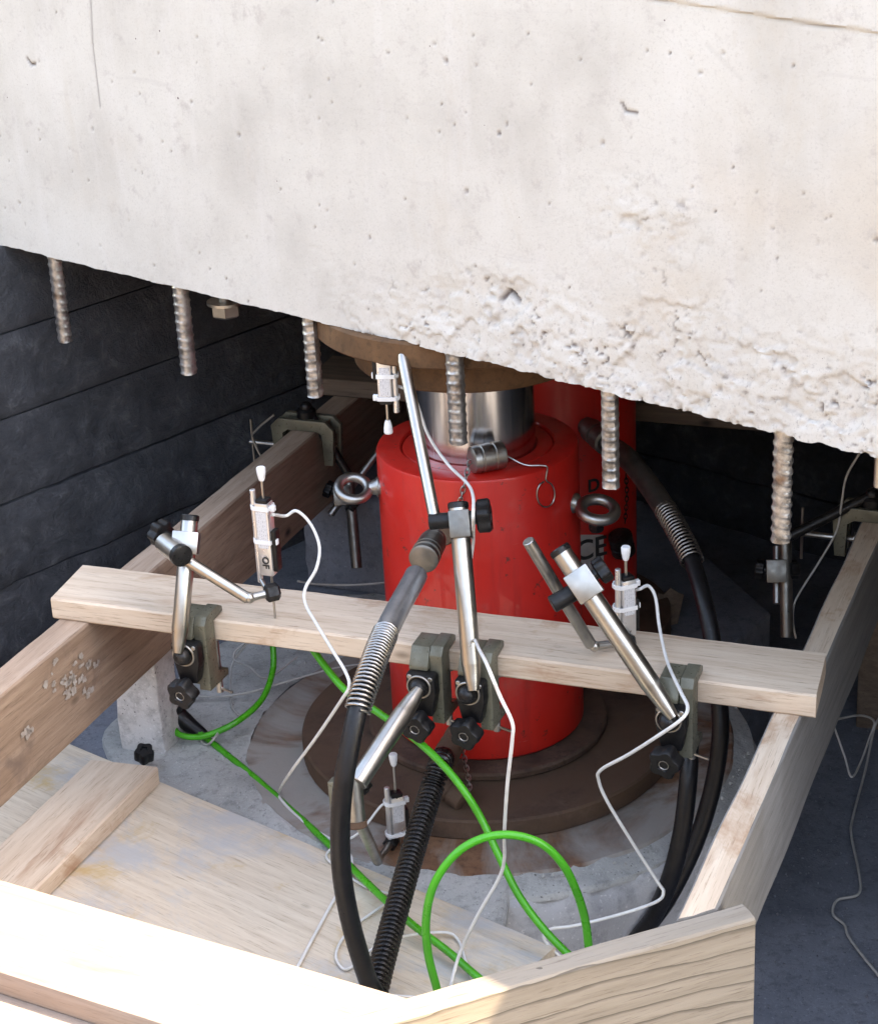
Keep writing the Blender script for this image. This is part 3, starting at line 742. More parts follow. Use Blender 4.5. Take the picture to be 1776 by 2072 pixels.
# outlet of the second jack with coupler (dark) and hanging dust cap
o2 = oncyl(1186, 862, J2, .1375); d2 = (DP(1262, 925, DEP(o2) - .10) - o2).normalized(); bm = B()
lathe(bm, o2 - d2 * .01, d2, [(0, .014), (.025, .014), (.026, .018), (.045, .018), (.046, .015), (.05, .015), (.051, .019), (.075, .019), (.077, .015), (.085, .015)], 20)
put('upper_outlet', bm, 'steel3', j2, 35)
h0 = oncyl(1266, 960, J2, .139)
chain(j2, [h0, oncyl(1268, 1000, J2, .146), oncyl(1264, 1060, J2, .150)], .005, mat='blackm')
cp = oncyl(1262, 1095, J2, .158); bm = B(); lathe(bm, cp - Z3 * .02, Vector((-.2, -.3, 1)), [(0, .015), (.003, .0185), (.016, .0185), (.017, .017), (.019, .017), (.02, .0185), (.036, .0185), (.038, .012)], 20); put('dust_cap', bm, 'blackm', j2, 35)
# white CE plate and a painted letter, curved on the shell
def shellpatch(x0, y0, x1, y1, c, r, nx_=8, ny_=6):
    bm = B(); A = [[bm.verts.new(oncyl(x0 + (x1 - x0) * i / nx_, y0 + (y1 - y0) * j / ny_, c, r)) for i in range(nx_ + 1)] for j in range(ny_ + 1)]
    for j in range(ny_):
        for i in range(nx_): bm.faces.new((A[j][i], A[j][i + 1], A[j + 1][i + 1], A[j + 1][i]))
    r_ = bmesh.ops.solidify(bm, geom=bm.faces[:], thickness=.0006); return bm
lab = put('ce_label', shellpatch(1172, 1082, 1221, 1168, J2, .1384), 'white', j2, 30)
def text(body, size, mat, parent, origin, xd, yd, name='lettering', depth=.0003, bold=0.):
    cu = bpy.data.curves.new(name, 'FONT'); cu.body = body; cu.size = size; cu.extrude = depth; cu.align_x = 'CENTER'; cu.align_y = 'CENTER'; cu.offset = bold
    to = bpy.data.objects.new(name, cu); COL.objects.link(to)
    dg = bpy.context.evaluated_depsgraph_get(); me = bpy.data.meshes.new_from_object(to.evaluated_get(dg)); bpy.data.objects.remove(to); bpy.data.curves.remove(cu)
    xd = Vector(xd).normalized(); zd = xd.cross(Vector(yd)).normalized(); yd = zd.cross(xd); mx = Matrix.Identity(4)
    for i in range(3): mx[i][0] = xd[i]; mx[i][1] = yd[i]; mx[i][2] = zd[i]; mx[i][3] = origin[i]
    me.transform(MW[parent.name].inverted() @ mx); me.materials.clear(); me.materials.append(MAT[mat])
    o = bpy.data.objects.new(name, me); COL.objects.link(o); o.parent = parent; MW[o.name] = MW[parent.name]; return o
def shelltext(body, size, x, y, c, r, parent, mat='ink', bold=0.):
    p = oncyl(x, y, c, r); nrm = Vector((p.x - c.x, p.y - c.y, 0)).normalized(); xd = Z3.cross(nrm)
    return text(body, size, mat, parent, p, xd, Z3, bold=bold)
shelltext('CE', .046, 1196, 1112, J2, .1395, j2, bold=.0006)
shelltext('D', .028, 1201, 983, J2, .1385, j2, bold=.0008)

# ---------------- timber
ZT = .315                                     # top of the side timbers
LO = OZ(0, 1347, ZT)                          # outer top edge of the left timber
Lp = LO - pn * .75
board('side_timber', Lp + up * .046 + Z3 * -.14, pn, -up, 2.25, .046, .14, 'beamwood', 'long brown timber on edge along the left, smeared with white paint', 'timber', seed=1, rough=.002, top='tan')
LUP, LPN = up.copy(), pn.copy()
# upright end board at lower right
EB1 = OZ(1525, 1820, ZT); EB0 = OZ(670, 2060, ZT); eu = (EB1 - EB0).normalized(); en = Vector((eu.y, -eu.x, 0))  # towards the camera
ebp = EB0 - eu * .12
def hit(p, d, q, u_):      # p + t d meets line q + s u_
    n_ = Vector((u_.y, -u_.x, 0)); return (Vector((q.x, q.y, 0)) - Vector((p.x, p.y, 0))).dot(n_) / d.dot(n_)
Rp = OZ(1378, 1840, ZT); RW = .034; Rp = Rp + pn * (hit(Rp, pn, EB0, eu) + .002); slp = eu.dot(pn) / eu.dot(up)
board('side_timber', Rp + up * RW + pn * (slp * RW) + Z3 * -.14, pn, -up, 1.75, RW, .14, 'pine3', 'long grey weathered timber on edge along the right', 'timber', seed=2, rough=.002, top='pine', ends=(-slp, 0))
PF0 = OZ(102, 1211, ZT + .03); PF0.z = ZT; PF1 = OZ(1651, 1408, ZT + .03); PF1.z = ZT
up = (PF1 - PF0).normalized(); pn = Vector((-up.y, up.x, 0)); PLL = (PF1 - PF0).length; PW = .106
plank = board('cross_plank', PF0, up, pn, PLL, PW, .03, 'pine', 'pale pine plank across the pit carrying the four front clamps', 'plank', seed=3, ends=(-.10, -.06), rough=.0016)
RP0 = OZ(655, 800, ZT) - up * .03
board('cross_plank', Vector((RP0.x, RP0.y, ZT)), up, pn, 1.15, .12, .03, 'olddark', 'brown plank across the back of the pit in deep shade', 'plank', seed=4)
# floor boards in front
BA0 = OZ(110, 1490, .022); BA1 = OZ(1110, 1910, .022); bu = (BA1 - BA0).normalized(); bu.z = 0; bv = Vector((bu.y, -bu.x, 0))  # towards the camera
def board_dn(name, p0, u, vtow, L, W, T, *a_, **k_):
    # board whose width runs towards the camera: keep thickness pointing up
    return board(name, Vector(p0) + Vector(vtow) * W, u, -Vector(vtow), L, W, T, *a_, **k_)
p0 = BA0 - bu * .35; p0.z = .001
board_dn('floor_board', p0, bu, bv, (BA1 - BA0).length + .36, .335, .021, 'pine2', 'wide weathered floor board dusted with cement beside the grout', 'board', seed=5, rough=.001)
p0 = BA0 - bu * .35 + bv * .338; p0.z = .001
board_dn('floor_board', p0, bu, bv, (BA1 - BA0).length + .22, .20, .020, 'pine2', 'floor board in front running under the bright board', 'board', seed=6, rough=.001)
sq = [OZ(200, 1536, .052), OZ(310, 1561, .052), OZ(75, 1796, .052)]
su = (sq[2] - sq[1]).normalized(); sv = Vector((su.y, -su.x, 0))
if sv.dot(sq[0] - sq[1]) < 0: sv = -sv
o0 = Vector((sq[1].x, sq[1].y, .023)); SWd = abs((sq[0] - sq[1]).dot(sv)) + .012
if su.cross(sv).z > 0: board('loose_board', o0, su, sv, .46, SWd, .029, 'pine', 'short loose pine board lying across the floor boards at lower left', 'board', seed=8, ends=(.12, 0))
else: board('loose_board', o0 + sv * SWd, su, -sv, .46, SWd, .029, 'pine', 'short loose pine board lying across the floor boards at lower left', 'board', seed=8, ends=(-.12, 0))
# upright end board at lower right
ETH = .028; EH = .30
board('end_board', Vector((ebp.x, ebp.y, ZT - EH)) + en * ETH, eu, -en, (EB1 - ebp).length - .014, ETH, EH, 'pinering', 'upright pine board with bold wavy grain at lower right corner', 'board', seed=9, rough=.0016)
# bright board, lying flat in the sun at lower left
ZBR = .27
b0 = OZ(0, 1780, ZBR); b1 = OZ(790, 2010, ZBR); b2 = OZ(0, 1968, ZBR); bd = (b1 - b0).normalized(); bdn = Vector((bd.y, -bd.x, 0)); BW = abs((b2 - b0).dot(bdn))
# it starts at the inner face of the left timber and is cut to butt against the end board
lq = LO + up * .049
backface = EB0 - en * .001
tA = hit(b0, bd, lq, pn); tB = hit(b0, bd, backface, eu); tC = hit(b0 + bdn * BW, bd, lq, pn); tD = hit(b0 + bdn * BW, bd, backface, eu)
bm = B(); prism(bm, [b0 + bd * tA - Z3 * .028, b0 + bdn * BW + bd * tC - Z3 * .028, b0 + bdn * BW + bd * tD - Z3 * .028, b0 + bd * tB - Z3 * .028], Z3 * .028, .002)
mx = Matrix.Identity(4)
for i in range(3): mx[i][0] = bd[i]; mx[i][1] = -bdn[i]; mx[i][2] = Z3[i]; mx[i][3] = b0[i]
tag(put('front_board', bm, 'pinebright', None, 30, mx=mx), 'sunlit flat pine board across the lower left corner', 'board')
so_ = b0 + bdn * .06; SW2 = .24; t0_ = hit(so_, bd, lq, pn); t1_ = hit(so_ + bdn * SW2, bd, lq, pn); t2_ = hit(so_ + bdn * SW2, bd, backface, eu) - .06; t3_ = min(hit(so_, bd, backface, eu) - .03, t2_)
bm = B(); q4 = [so_ + bd * t0_, so_ + bdn * SW2 + bd * t1_, so_ + bdn * SW2 + bd * t3_, so_ + bd * t3_]
prism(bm, [q - Z3 * .058 for q in q4], Z3 * .0295, .002)
tag(put('front_board', bm, 'pinebright', None, 30, mx=mx), 'lower sunlit board showing only in the bottom left corner', 'board')
# hidden trestle blocks that carry the timbers
def blockat(p, u_, v_, hu, hv, z0, z1, label, mat='olddark', name='support_block', bev=.004):
    bm = B(); box(bm, (p.x, p.y, (z0 + z1) / 2), (u_, v_, Z3), (hu, hv, (z1 - z0) / 2), bev); return tag(put(name, bm, mat, None, 30), label, 'block')
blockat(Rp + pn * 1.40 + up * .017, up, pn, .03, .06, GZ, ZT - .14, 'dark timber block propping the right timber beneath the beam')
cbk = OZ(655, 1168, 0); tl_ = (Vector((cbk.x, cbk.y, 0)) - Vector((LO.x, LO.y, 0))).dot(LPN); cbp = Vector((LO.x, LO.y, 0)) + LPN * (tl_ + .06) + LUP * .10
bm = B(); box(bm, cbp + Z3 * ((ZT - .141) / 2), (LUP, LPN, Z3), (.125, .10, (ZT - .141) / 2), .006)
bmesh.ops.subdivide_edges(bm, edges=bm.edges[:], cuts=6, use_grid_fill=True)
for v_ in bm.verts:
    if .004 < v_.co.z < ZT - .145: v_.co += Vector([mnoise.noise(v_.co * 30 + Vector((k, 0, 0))) * .004 for k in (0, 9, 0)])
tag(put('concrete_block', bm, 'footing', None, 40), 'rough grey concrete block in shade under the left timber behind the sensor', 'block')
blockat(Lp + pn * .12 + up * .023, up, pn, .03, .06, GZ - .02, ZT - .14, 'timber block propping the near end of the left timber')
# rough concrete post under the left timber
pb = OZ(288, 1532, 0); bm = B(); pc = Vector((pb.x, pb.y, 0)) + pn * .035
box(bm, pc + Z3 * ((ZT - .14) / 2), (up, pn, Z3), (.036, .030, (ZT - .14) / 2 + .0), .003)
bmesh.ops.subdivide_edges(bm, edges=bm.edges[:], cuts=5, use_grid_fill=True)
for v_ in bm.verts:
    if .004 < v_.co.z < ZT - .144: v_.co += Vector([mnoise.noise(v_.co * 40 + Vector((k, 0, 0))) * .0035 for k in (0, 9, 0)])
tag(put('concrete_post', bm, 'post', None, 40), 'short rough whitish concrete post under the left timber', 'post')

# white paint smears on the left timber
def smear(x, y, w_, h_, seed):
    n_ = LUP; P0 = LO + LUP * .0485; bm = B(); rnd = random.Random(seed); c = ON(x, y, P0, n_); ring = []; cen = bm.verts.new(c)
    for k in range(16):
        t = 2 * math.pi * k / 16; rr = 1 + .9 * mnoise.noise(Vector((math.cos(t) * 1.7, math.sin(t) * 1.7, seed * 2.3)))
        ring.append(bm.verts.new(c + LPN * (math.cos(t) * w_ * rr) + Z3 * (math.sin(t) * h_ * rr)))
    for k in range(16): bm.faces.new((cen, ring[k], ring[(k + 1) % 16]))
    return bm
lt = bpy.data.objects['side_timber']
rnd = random.Random(12); FL = [(170, 1340, 22, 14, 9), (150, 1372, 20, 14, 9), (105, 1382, 9, 14, 5), (128, 1380, 11, 10, 4), (182, 1398, 16, 6, 4), (62, 1486, 16, 10, 6), (142, 1404, 10, 12, 5), (115, 1333, 9, 6, 2)]; k = 0
for (x, y, sx, sy, n_) in FL:
    for q_ in range(n_):
        put('paint_smear', smear(x + rnd.gauss(0, sx * .55), y + rnd.gauss(0, sy * .6), rnd.uniform(.0022, .0085), rnd.uniform(.002, .0055), k), 'fadedpaint', lt, 0); k += 1

# ---------------- clamp stands
def local(mx, x, y, z): return mx @ Vector((x, y, z))
def star(bm, c, axis, r, h, lobes=5, hint=None):
    fn = lambda t: 1 + .12 * math.cos(lobes * t)
    lathe(bm, c, axis, [(0, r * .80), (h * .12, r * .97), (h * .85, r), (h, r * .9), (h, r * .42), (h * .9, r * .36)], 40, fn=fn, hint=hint)
def clamp(label, mxr, loc, depth_in=.052, T=.03, group='clamp stands around the jack', small=False):
    """C clamp gripping a board edge; local x along the board, y into the board, z up; origin on the top front edge"""
    root = thing('clamp_stand', label, 'clamp stand', loc, mxr, group); mx = MW[root.name]
    W2 = lambda poly, x0, x1: ([local(mx, x0, y, z) for y, z in poly], mx.to_3x3() @ Vector((x1 - x0, 0, 0)))
    bm = B()
    spine = [(-.030, -.088), (-.030, .004), (-.022, .014), (.012, .015), (.022, .009), (.022, .002), (-.006, .002), (-.006, -.072), (.022, -.080), (.022, -.090)]
    P_, ex = W2(spine, .006, .022); prism(bm, P_, ex, .0012)
    jaw = [(-.037, -.014), (-.036, -.009), (-.024, .0125), (.010, .0135), (.018, .008), (.018, .001), (-.004, .001), (-.004, -.014)]
    P_, ex = W2(jaw, -.0185, .0055); prism(bm, P_, ex, .0012)
    web = [(-.024, -.084), (-.024, -.006), (-.009, -.006), (-.009, -.074)]
    P_, ex = W2(web, -.004, .006); prism(bm, P_, ex, .001)
    put('clamp_frame', bm, 'khaki', root, 30)
    bm = B()
    body = [(-.019, -.0145), (.015, -.0145), (.018, -.018), (.018, -.040), (.013, -.070), (-.011, -.070), (-.019, -.034)]
    prism(bm, [local(mx, x, -.031, z) for x, z in body], mx.to_3x3() @ Vector((0, -.017, 0)), .0025)
    put('socket_block', bm, 'black', root, 30)
    for sx, sz in ((-.014, -.0175), (.0125, -.0185)):
        bm = B(); lathe(bm, local(mx, sx, -.047, sz), mx.to_3x3() @ Vector((0, -1, 0)), [(0, .003), (.0015, .003), (.002, .0025)], 10); put('cap_screw', bm, 'steel2', root, 30)
    bm = B(); bc = local(mx, -.002, -.0515, -.030); torus(bm, local(mx, -.002, -.0485, -.030), mx.to_3x3() @ Vector((0, -1, 0)), .0143, .0016, 32, 8); put('socket_ring', bm, 'steel2', root, 50)
    bm = B(); sphere(bm, bc, .0115, 24, 14); put('ball', bm, 'blackm', root, 60)
    bm = B(); ks = local(mx, -.002, -.047, -.078); kd = mx.to_3x3() @ Vector((-.1, -1, -.12)); star(bm, ks, kd, .0185, .020); ko = put('star_knob', bm, 'black', root, 40)
    bm = B(); kd = kd.normalized(); torus(bm, ks + kd * .0185, kd, .0058, .0007, 20, 6); put('knob_rim', bm, 'steel2', ko, 50)
    # clamping screw below with swivel pad and tommy bar
    bm = B(); lathe(bm, local(mx, .012, .012, -.112), Z3, [(0, .0045), (.112 - T - .004, .0045), (.112 - T - .004, .010), (.112 - T - .001, .010)], 14); put('clamp_screw', bm, 'steel2', root, 30)
    bm = B(); rod(bm, local(mx, .034, .004, -.106), local(mx, -.012, .020, -.106), .0018, 8); put('tommy_bar', bm, 'steel2', root, 30)
    return root, bc
def post(root, p0, p1, r, cap=True, cone=.03, mat='steel', name='post'):
    p0, p1 = Vector(p0), Vector(p1); L = (p1 - p0).length; bm = B()
    lathe(bm, p0, p1 - p0, [(0, r * .55), (cone * .5, r * .82), (cone, r * .97), (cone + .001, r), (L - .001, r), (L, r * .95)], 28); o = put(name, bm, mat, root, 30)
    if cap:
        d = (p1 - p0).normalized(); bm = B(); lathe(bm, p1 - d * .001, d, [(0, r * 1.07), (.006, r * 1.07), (.0075, r * .95)], 28); put('end_cap', bm, 'blackm', root, 30)
    return o
def sblock(root, c, ax, hs, mat='silver', name='clamp_block'):
    bm = B(); box(bm, c, ax, hs, .0012); return put(name, bm, mat, root, 30)
def axes(zd, facing):
    z = Vector(zd).normalized(); f_ = Vector(facing); y = (f_ - z * f_.dot(z)).normalized(); return (y.cross(z), y, z)
def knob(root, c, d, r=.016, h=.014, stem=.012, mat='black', lobes=6):
    d = Vector(d).normalized(); bm = B(); lathe(bm, c, d, [(0, r * .45), (stem + .002, r * .45)], 14); put('knob_stem', bm, 'blackm', root, 30)
    bm = B(); star(bm, Vector(c) + d * stem, d, r, h, lobes); put('clamp_knob', bm, mat, root, 40)
def edgept(px):       # point on the front top edge of the front plank
    lo_, hi_ = 0., 1.
    A = PF0 + Z3 * .03; C_ = PF1 + Z3 * .03
    for _ in range(40):
        m_ = (lo_ + hi_) / 2; q = A.lerp(C_, m_) - CAM; x = CX + F * q.dot(IR) / q.dot(_fw)
        if x < px: lo_ = m_
        else: hi_ = m_
    return A.lerp(C_, lo_)
def basis(u_): u_ = Vector(u_).normalized(); n_ = Vector((-u_.y, u_.x, 0)); return Matrix(((u_.x, n_.x, 0), (u_.y, n_.y, 0), (0, 0, 1)))
PB = basis(up)
back = -_fw

# sensors ------------------------------------------------------------
def sensor(label, tipz, base, up_sign=1, L=.088, face_yaw=-28, letters=None, plunge=.030, body='silver', lower=True, tie_z=(.30, .93), mir=1):
    """displacement transducer: body strapped to a slim holding rod by two white cable ties. base = centre of the body's lower end (for up_sign=1)"""
    yaw = math.radians(face_yaw); rot = Matrix.Rotation(yaw, 3, 'Z')
    root = thing('displacement_sensor', label, 'sensor', base, rot, 'displacement sensors'); mx = MW[root.name]; sg = up_sign
    def Q(x, y, z): return mx @ Vector((x * mir, y, z * sg))
    X, Y = rot @ Vector((1, 0, 0)), rot @ Vector((0, 1, 0))
    w_, d_ = .0088, .0085
    bm = B(); box(bm, Q(0, 0, L / 2), (X, Y, Z3), (w_, d_, L / 2), .0012); put('sensor_body', bm, body, root, 30)
    bm = B(); box(bm, Q(0, 0, L + .0015), (X, Y, Z3), (w_ * .86, d_ * .86, .003), .001); put('end_plug', bm, 'black', root, 30)
    bm = B(); box(bm, Q(w_ + .0028, .001, L * .34), (X, Y, Z3), (.003, d_ * .8, L * .28), .0008); put('side_rail', bm, 'black', root, 30)
    bm = B(); box(bm, Q(-.0005, -d_ - .0003, L * .64), (X, Y, Z3), (w_ * .78, .0004, L * .25), 0); put('printed_label', bm, 'label', root, 0)
    bm = B(); rod(bm, Q(0, .001, L), Q(0, .001, L + plunge), .0019, 10); put('plunger', bm, 'steel', root, 30)
    bm = B(); lathe(bm, Q(0, .001, L + plunge - .002), Z3 * sg, [(0, .0032), (.003, .0042), (.010, .0055), (.016, .0058), (.0175, .005)], 18); put('plunger_tip', bm, 'white', root, 40)
    hr = .0036; hx = -w_ - hr
    bm = B(); rod(bm, Q(hx, -d_ * .3, -.012 if lower else .004), Q(hx, -d_ * .3, L + .016), hr, 16); put('holding_rod', bm, 'silver', root, 30)
    for f_ in tie_z:
        z = L * f_; bm = B(); o_ = .0012; xa, xb = hx - hr - o_, w_ + o_; ya, yb = -d_ - o_, d_ + o_; hh = .0026
        poly = [(xa, -.003), (hx - .001, ya + .001), (hx + hr, ya), (xb, ya), (xb, yb), (hx, yb), (xa, yb - .006)]
        inn = [(x * .93 + .0003, y * .90) for x, y in poly]
        vo_ = [[bm.verts.new(Q(x, y, z + dz)) for x, y in pl_] for pl_, dz in ((poly, -hh), (poly, hh), (inn, hh), (inn, -hh))]
        for a_, c_ in ((0, 1), (1, 2), (2, 3), (3, 0)): bridge(bm, vo_[a_], vo_[c_])
        box(bm, Q(xb + .003, -.002, z), (X, Y, Z3), (.0032, .0030, .0036), .0006); put('cable_tie', bm, 'white', root, 30)
    if lower:
        bm = B(); rod(bm, Q(.002, 0, 0), Q(.002, 0, -tipz), .0016, 10); put('measuring_rod', bm, 'steel', root, 30)
    if letters:
        text(letters, .0125, 'ink', root, Q(0, -d_ - .0006, L * .19), -Z3, X, bold=.0003)
    return root, Q

def swivel(root, p, q, r=.0065):
    """small two-ball link with a black finger nut"""
    bm = B(); sphere(bm, p, r * 1.15, 18, 10); put('swivel_ball', bm, 'steel', root, 60)
    bm = B(); tube(bm, [p, Vector(p).lerp(q, .5), q], [r * .9, r * .8, r * .95], 14); put('swivel_link', bm, 'steel2', root, 40)
    d = (Vector(q) - Vector(p)).normalized(); bm = B(); lathe(bm, Vector(q) - d * .006, d, [(0, r * 1.2), (.003, r * 1.7), (.016, r * 1.7), (.019, r * 1.2)], 12, fn=lambda t: 1 + .10 * math.cos(6 * t)); put('finger_nut', bm, 'black', root, 40)

R1, R2 = .0108, .0072
# --- stand 1, far left
st, bc = clamp('left clamp stand with bent arm and black knob on the plank', PB, edgept(404))
d0 = DEP(bc); pa = DP(360, 1322, d0 - .012); pz = DP(384, 1052, d0 - .004)
post(st, pa, pz, R1)
kc = DP(352, 1108, d0 - .012); kx = (pz - pa).normalized()
ax = axes(kx, DP(300, 1180, d0 - .2) - kc)
bm = B(); box(bm, DP(376, 1098, d0 - .004), ax, (.0165, .0135, .014), .0015); put('clamp_block', bm, 'steel', st, 30)
bm = B(); ha, hb = DP(332, 1098, d0 + .000), DP(364, 1122, d0 - .034); rod(bm, ha, hb, .0135, 24); put('cross_boss', bm, 'steel', st, 30)
bm = B(); hd = (hb - ha).normalized(); lathe(bm, hb - hd * .001, hd, [(0, .0142), (.007, .0142), (.008, .012)], 24); put('boss_cap', bm, 'blackm', st, 30)
knob(st, DP(345, 1090, d0 + .012), DP(306, 1068, d0 + .03) - DP(345, 1090, d0 + .012), .0165, .016, .010, 'black', 6)
# sensor 1 stands on the plank
tip = OZ(557, 1250, ZT + .03); zlow = VZ(tip, 1160)
sb1 = Vector((tip.x - .002, tip.y, zlow))
s1, Q1 = sensor('silver displacement sensor with OF lettering standing over the plank', zlow - ZT - .03, sb1, 1, L=.098, face_yaw=-22, letters='OF', tie_z=(.47, .93))
d1 = DEP(sb1)
ra, rb = DP(392, 1142, d0 - .018), DP(503, 1212, d1 - .022)
bm = B(); rod(bm, DP(368, 1128, d0 - .016), rb, R2, 20); put('arm', bm, 'steel', st, 30)
swivel(st, DP(505, 1210, d1 - .022), DP(545, 1200, d1 - .014), .0062)
bm = B(); rod(bm, DP(541, 1196, d1 - .006), Q1(-.0124, -.0025, -.008), .003, 10); put('holder_pin', bm, 'steel', st, 30)

# --- stand 2, centre left: arm reaches down to the front
st, bc = clamp('centre left clamp stand with its arm reaching down towards the floor', PB, edgept(876))
d0 = DEP(bc); pa = DP(848, 1396, d0 - .016); pz = DP(722, 1585, d0 - .075)
post(st, pa, pz, R1 * 1.12, cap=False, cone=.035)
e0, e1 = DP(712, 1562, d0 - .070), DP(722, 1662, d0 - .062)
bm = B(); rod(bm, e0, e1, R1 * 1.0, 24); put('elbow_post', bm, 'steel2', st, 30)
bm = B(); ed = (e1 - e0).normalized(); lathe(bm, e1 - ed * .001, ed, [(0, R1 * 1.1), (.007, R1 * 1.1), (.0085, R1)], 24); put('end_cap', bm, 'rust_dark', st, 30)
sblock(st, DP(690, 1605, d0 - .058), axes(ed, DP(600, 1650, d0 - .3) - e0), (.012, .012, .017), 'khaki')
knob(st, DP(722, 1600, d0 - .052), DP(752, 1572, d0 - .02) - DP(722, 1600, d0 - .052), .010, .012, .008)
sp4 = OZ(806, 1700, .022)
s4d = DEP(sp4) - .03
f0, f1 = DP(728, 1665, d0 - .052), DP(764, 1742, s4d - .035)
bm = B(); rod(bm, f0, f1, R2, 20); put('arm', bm, 'steel2', st, 30)
# sensor 4, low in front
sb4 = Vector((OZ(806, 1690, .03).x, OZ(806, 1690, .03).y, 0)); sb4.z = VZ(sb4, 1688)
s4, Q4 = sensor('low silver displacement sensor behind the corrugated hose', sb4.z - .0, sb4, 1, L=.060, face_yaw=18, plunge=.046, tie_z=(.06, .86))
swivel(st, f1, Q4(-.0124, -.0025, -.010), .0055)

# --- stand 3, centre right: tall post and arm up to the beam
st, bc = clamp('centre right clamp stand with tall post and arm rising to the beam', PB, edgept(974))
d0 = DEP(bc); pa = DP(958, 1398, d0 - .013); pz = DP(927, 1027, d0 + .012)
post(st, pa, pz, R1 * 1.09)
kx = (pz - pa).normalized(); kc = DP(932, 1062, d0 + .006)
ax = axes(kx, CAM + Vector((-.25, 0, 0)) - kc); sblock(st, kc, ax, (.0125, .0155, .0165), 'steel3')
CK = DEP(kc)
knob(st, DP(948, 1048, d0 + .008), ax[0] if ax[0].x > 0 else -ax[0], .0195, .017, .010, 'black', 5)
bm = B(); rod(bm, DP(920, 1052, d0 + .010), DP(868, 1056, d0 + .014), .0098, 22); put('cross_boss', bm, 'black', st, 30)
# sensor 2 hangs below the beam, plunger down
bp = OZ(770, 690, ZB) + nb * (-.012); bp = ON(775, 700, E0 + nb * (.004), nb)
s2top = Vector((bp.x, bp.y, 0)); s2top.z = VZ(s2top, 695)
sdp = DEP(s2top)
s2, Q2 = sensor('white labelled sensor hanging upside down just under the beam', .012, s2top, -1, L=.074, face_yaw=-8, plunge=.030, lower=False, tie_z=(.55, .95), mir=-1)
bm = B(); rod(bm, s2top, Vector((s2top.x, s2top.y, ZB + .002)), .002, 10); put('measuring_rod', bm, 'steel', s2, 30)
text('F', .011, 'ink', s2, Q2(0, -.0092, .008), -Z3, Vector((1, 0, 0)), bold=.0003)
ra = DP(882, 1062, d0 + .013); rb = DP(812, 706, sdp - .016)
rod_bm = B(); lathe(rod_bm, ra, rb - ra, [(0, R2 * 1.02), ((rb - ra).length * .93, R2 * 1.02), ((rb - ra).length, R2 * .55)], 22); put('arm', rod_bm, 'steel', st, 30)
swivel(st, DP(803, 702, sdp - .012), Q2(.0, .012, .002), .006)

# --- stand 4, right: leaning post
st, bc = clamp('right clamp stand with thick leaning post and silver block', PB, edgept(1376))
d0 = DEP(bc); pa = DP(1362, 1452, d0 - .010); pz = DP(1136, 1118, d0 + .012)
post(st, pa, pz, R1 * 1.12, cone=.045)
kx = (pz - pa).normalized(); kc = DP(1181, 1182, d0 - .002)
ax = axes(kx, CAM + Vector((-.3, 0, .3)) - kc); sblock(st, kc, ax, (.0155, .0155, .0185), 'steel2')
kk = ax[0] if ax[0].x > 0 else -ax[0]
knob(st, DP(1196, 1168, d0 + .006), kk, .0145, .014, .008, 'black', 6)
m0 = DP(1165, 1196, d0 + .006); m1 = DP(1138, 1214, d0 + .006); bm = B(); rod(bm, m0, DP(1116, 1224, d0 + .004), .0105, 22); put('cross_boss', bm, 'black', st, 30)
tip3 = OZ(1268, 1296, ZT + .032); sb3 = Vector((tip3.x, tip3.y, VZ(tip3, 1282)))
d3 = DEP(sb3)
bm = B(); rod(bm, DP(1068, 1094, d0 + .012), DP(1196, 1306, d3 - .03), R2 * 1.02, 20); put('arm', bm, 'steel2', st, 30)
s3, Q3 = sensor('right displacement sensor with two white cable ties behind the leaning post', sb3.z - ZT - .03, sb3, 1, L=.074, face_yaw=20, plunge=.026, body='silver', tie_z=(.50, .90), lower=True)
swivel(st, DP(1202, 1308, d3 - .03), DP(1262, 1300, d3 - .012), .006)

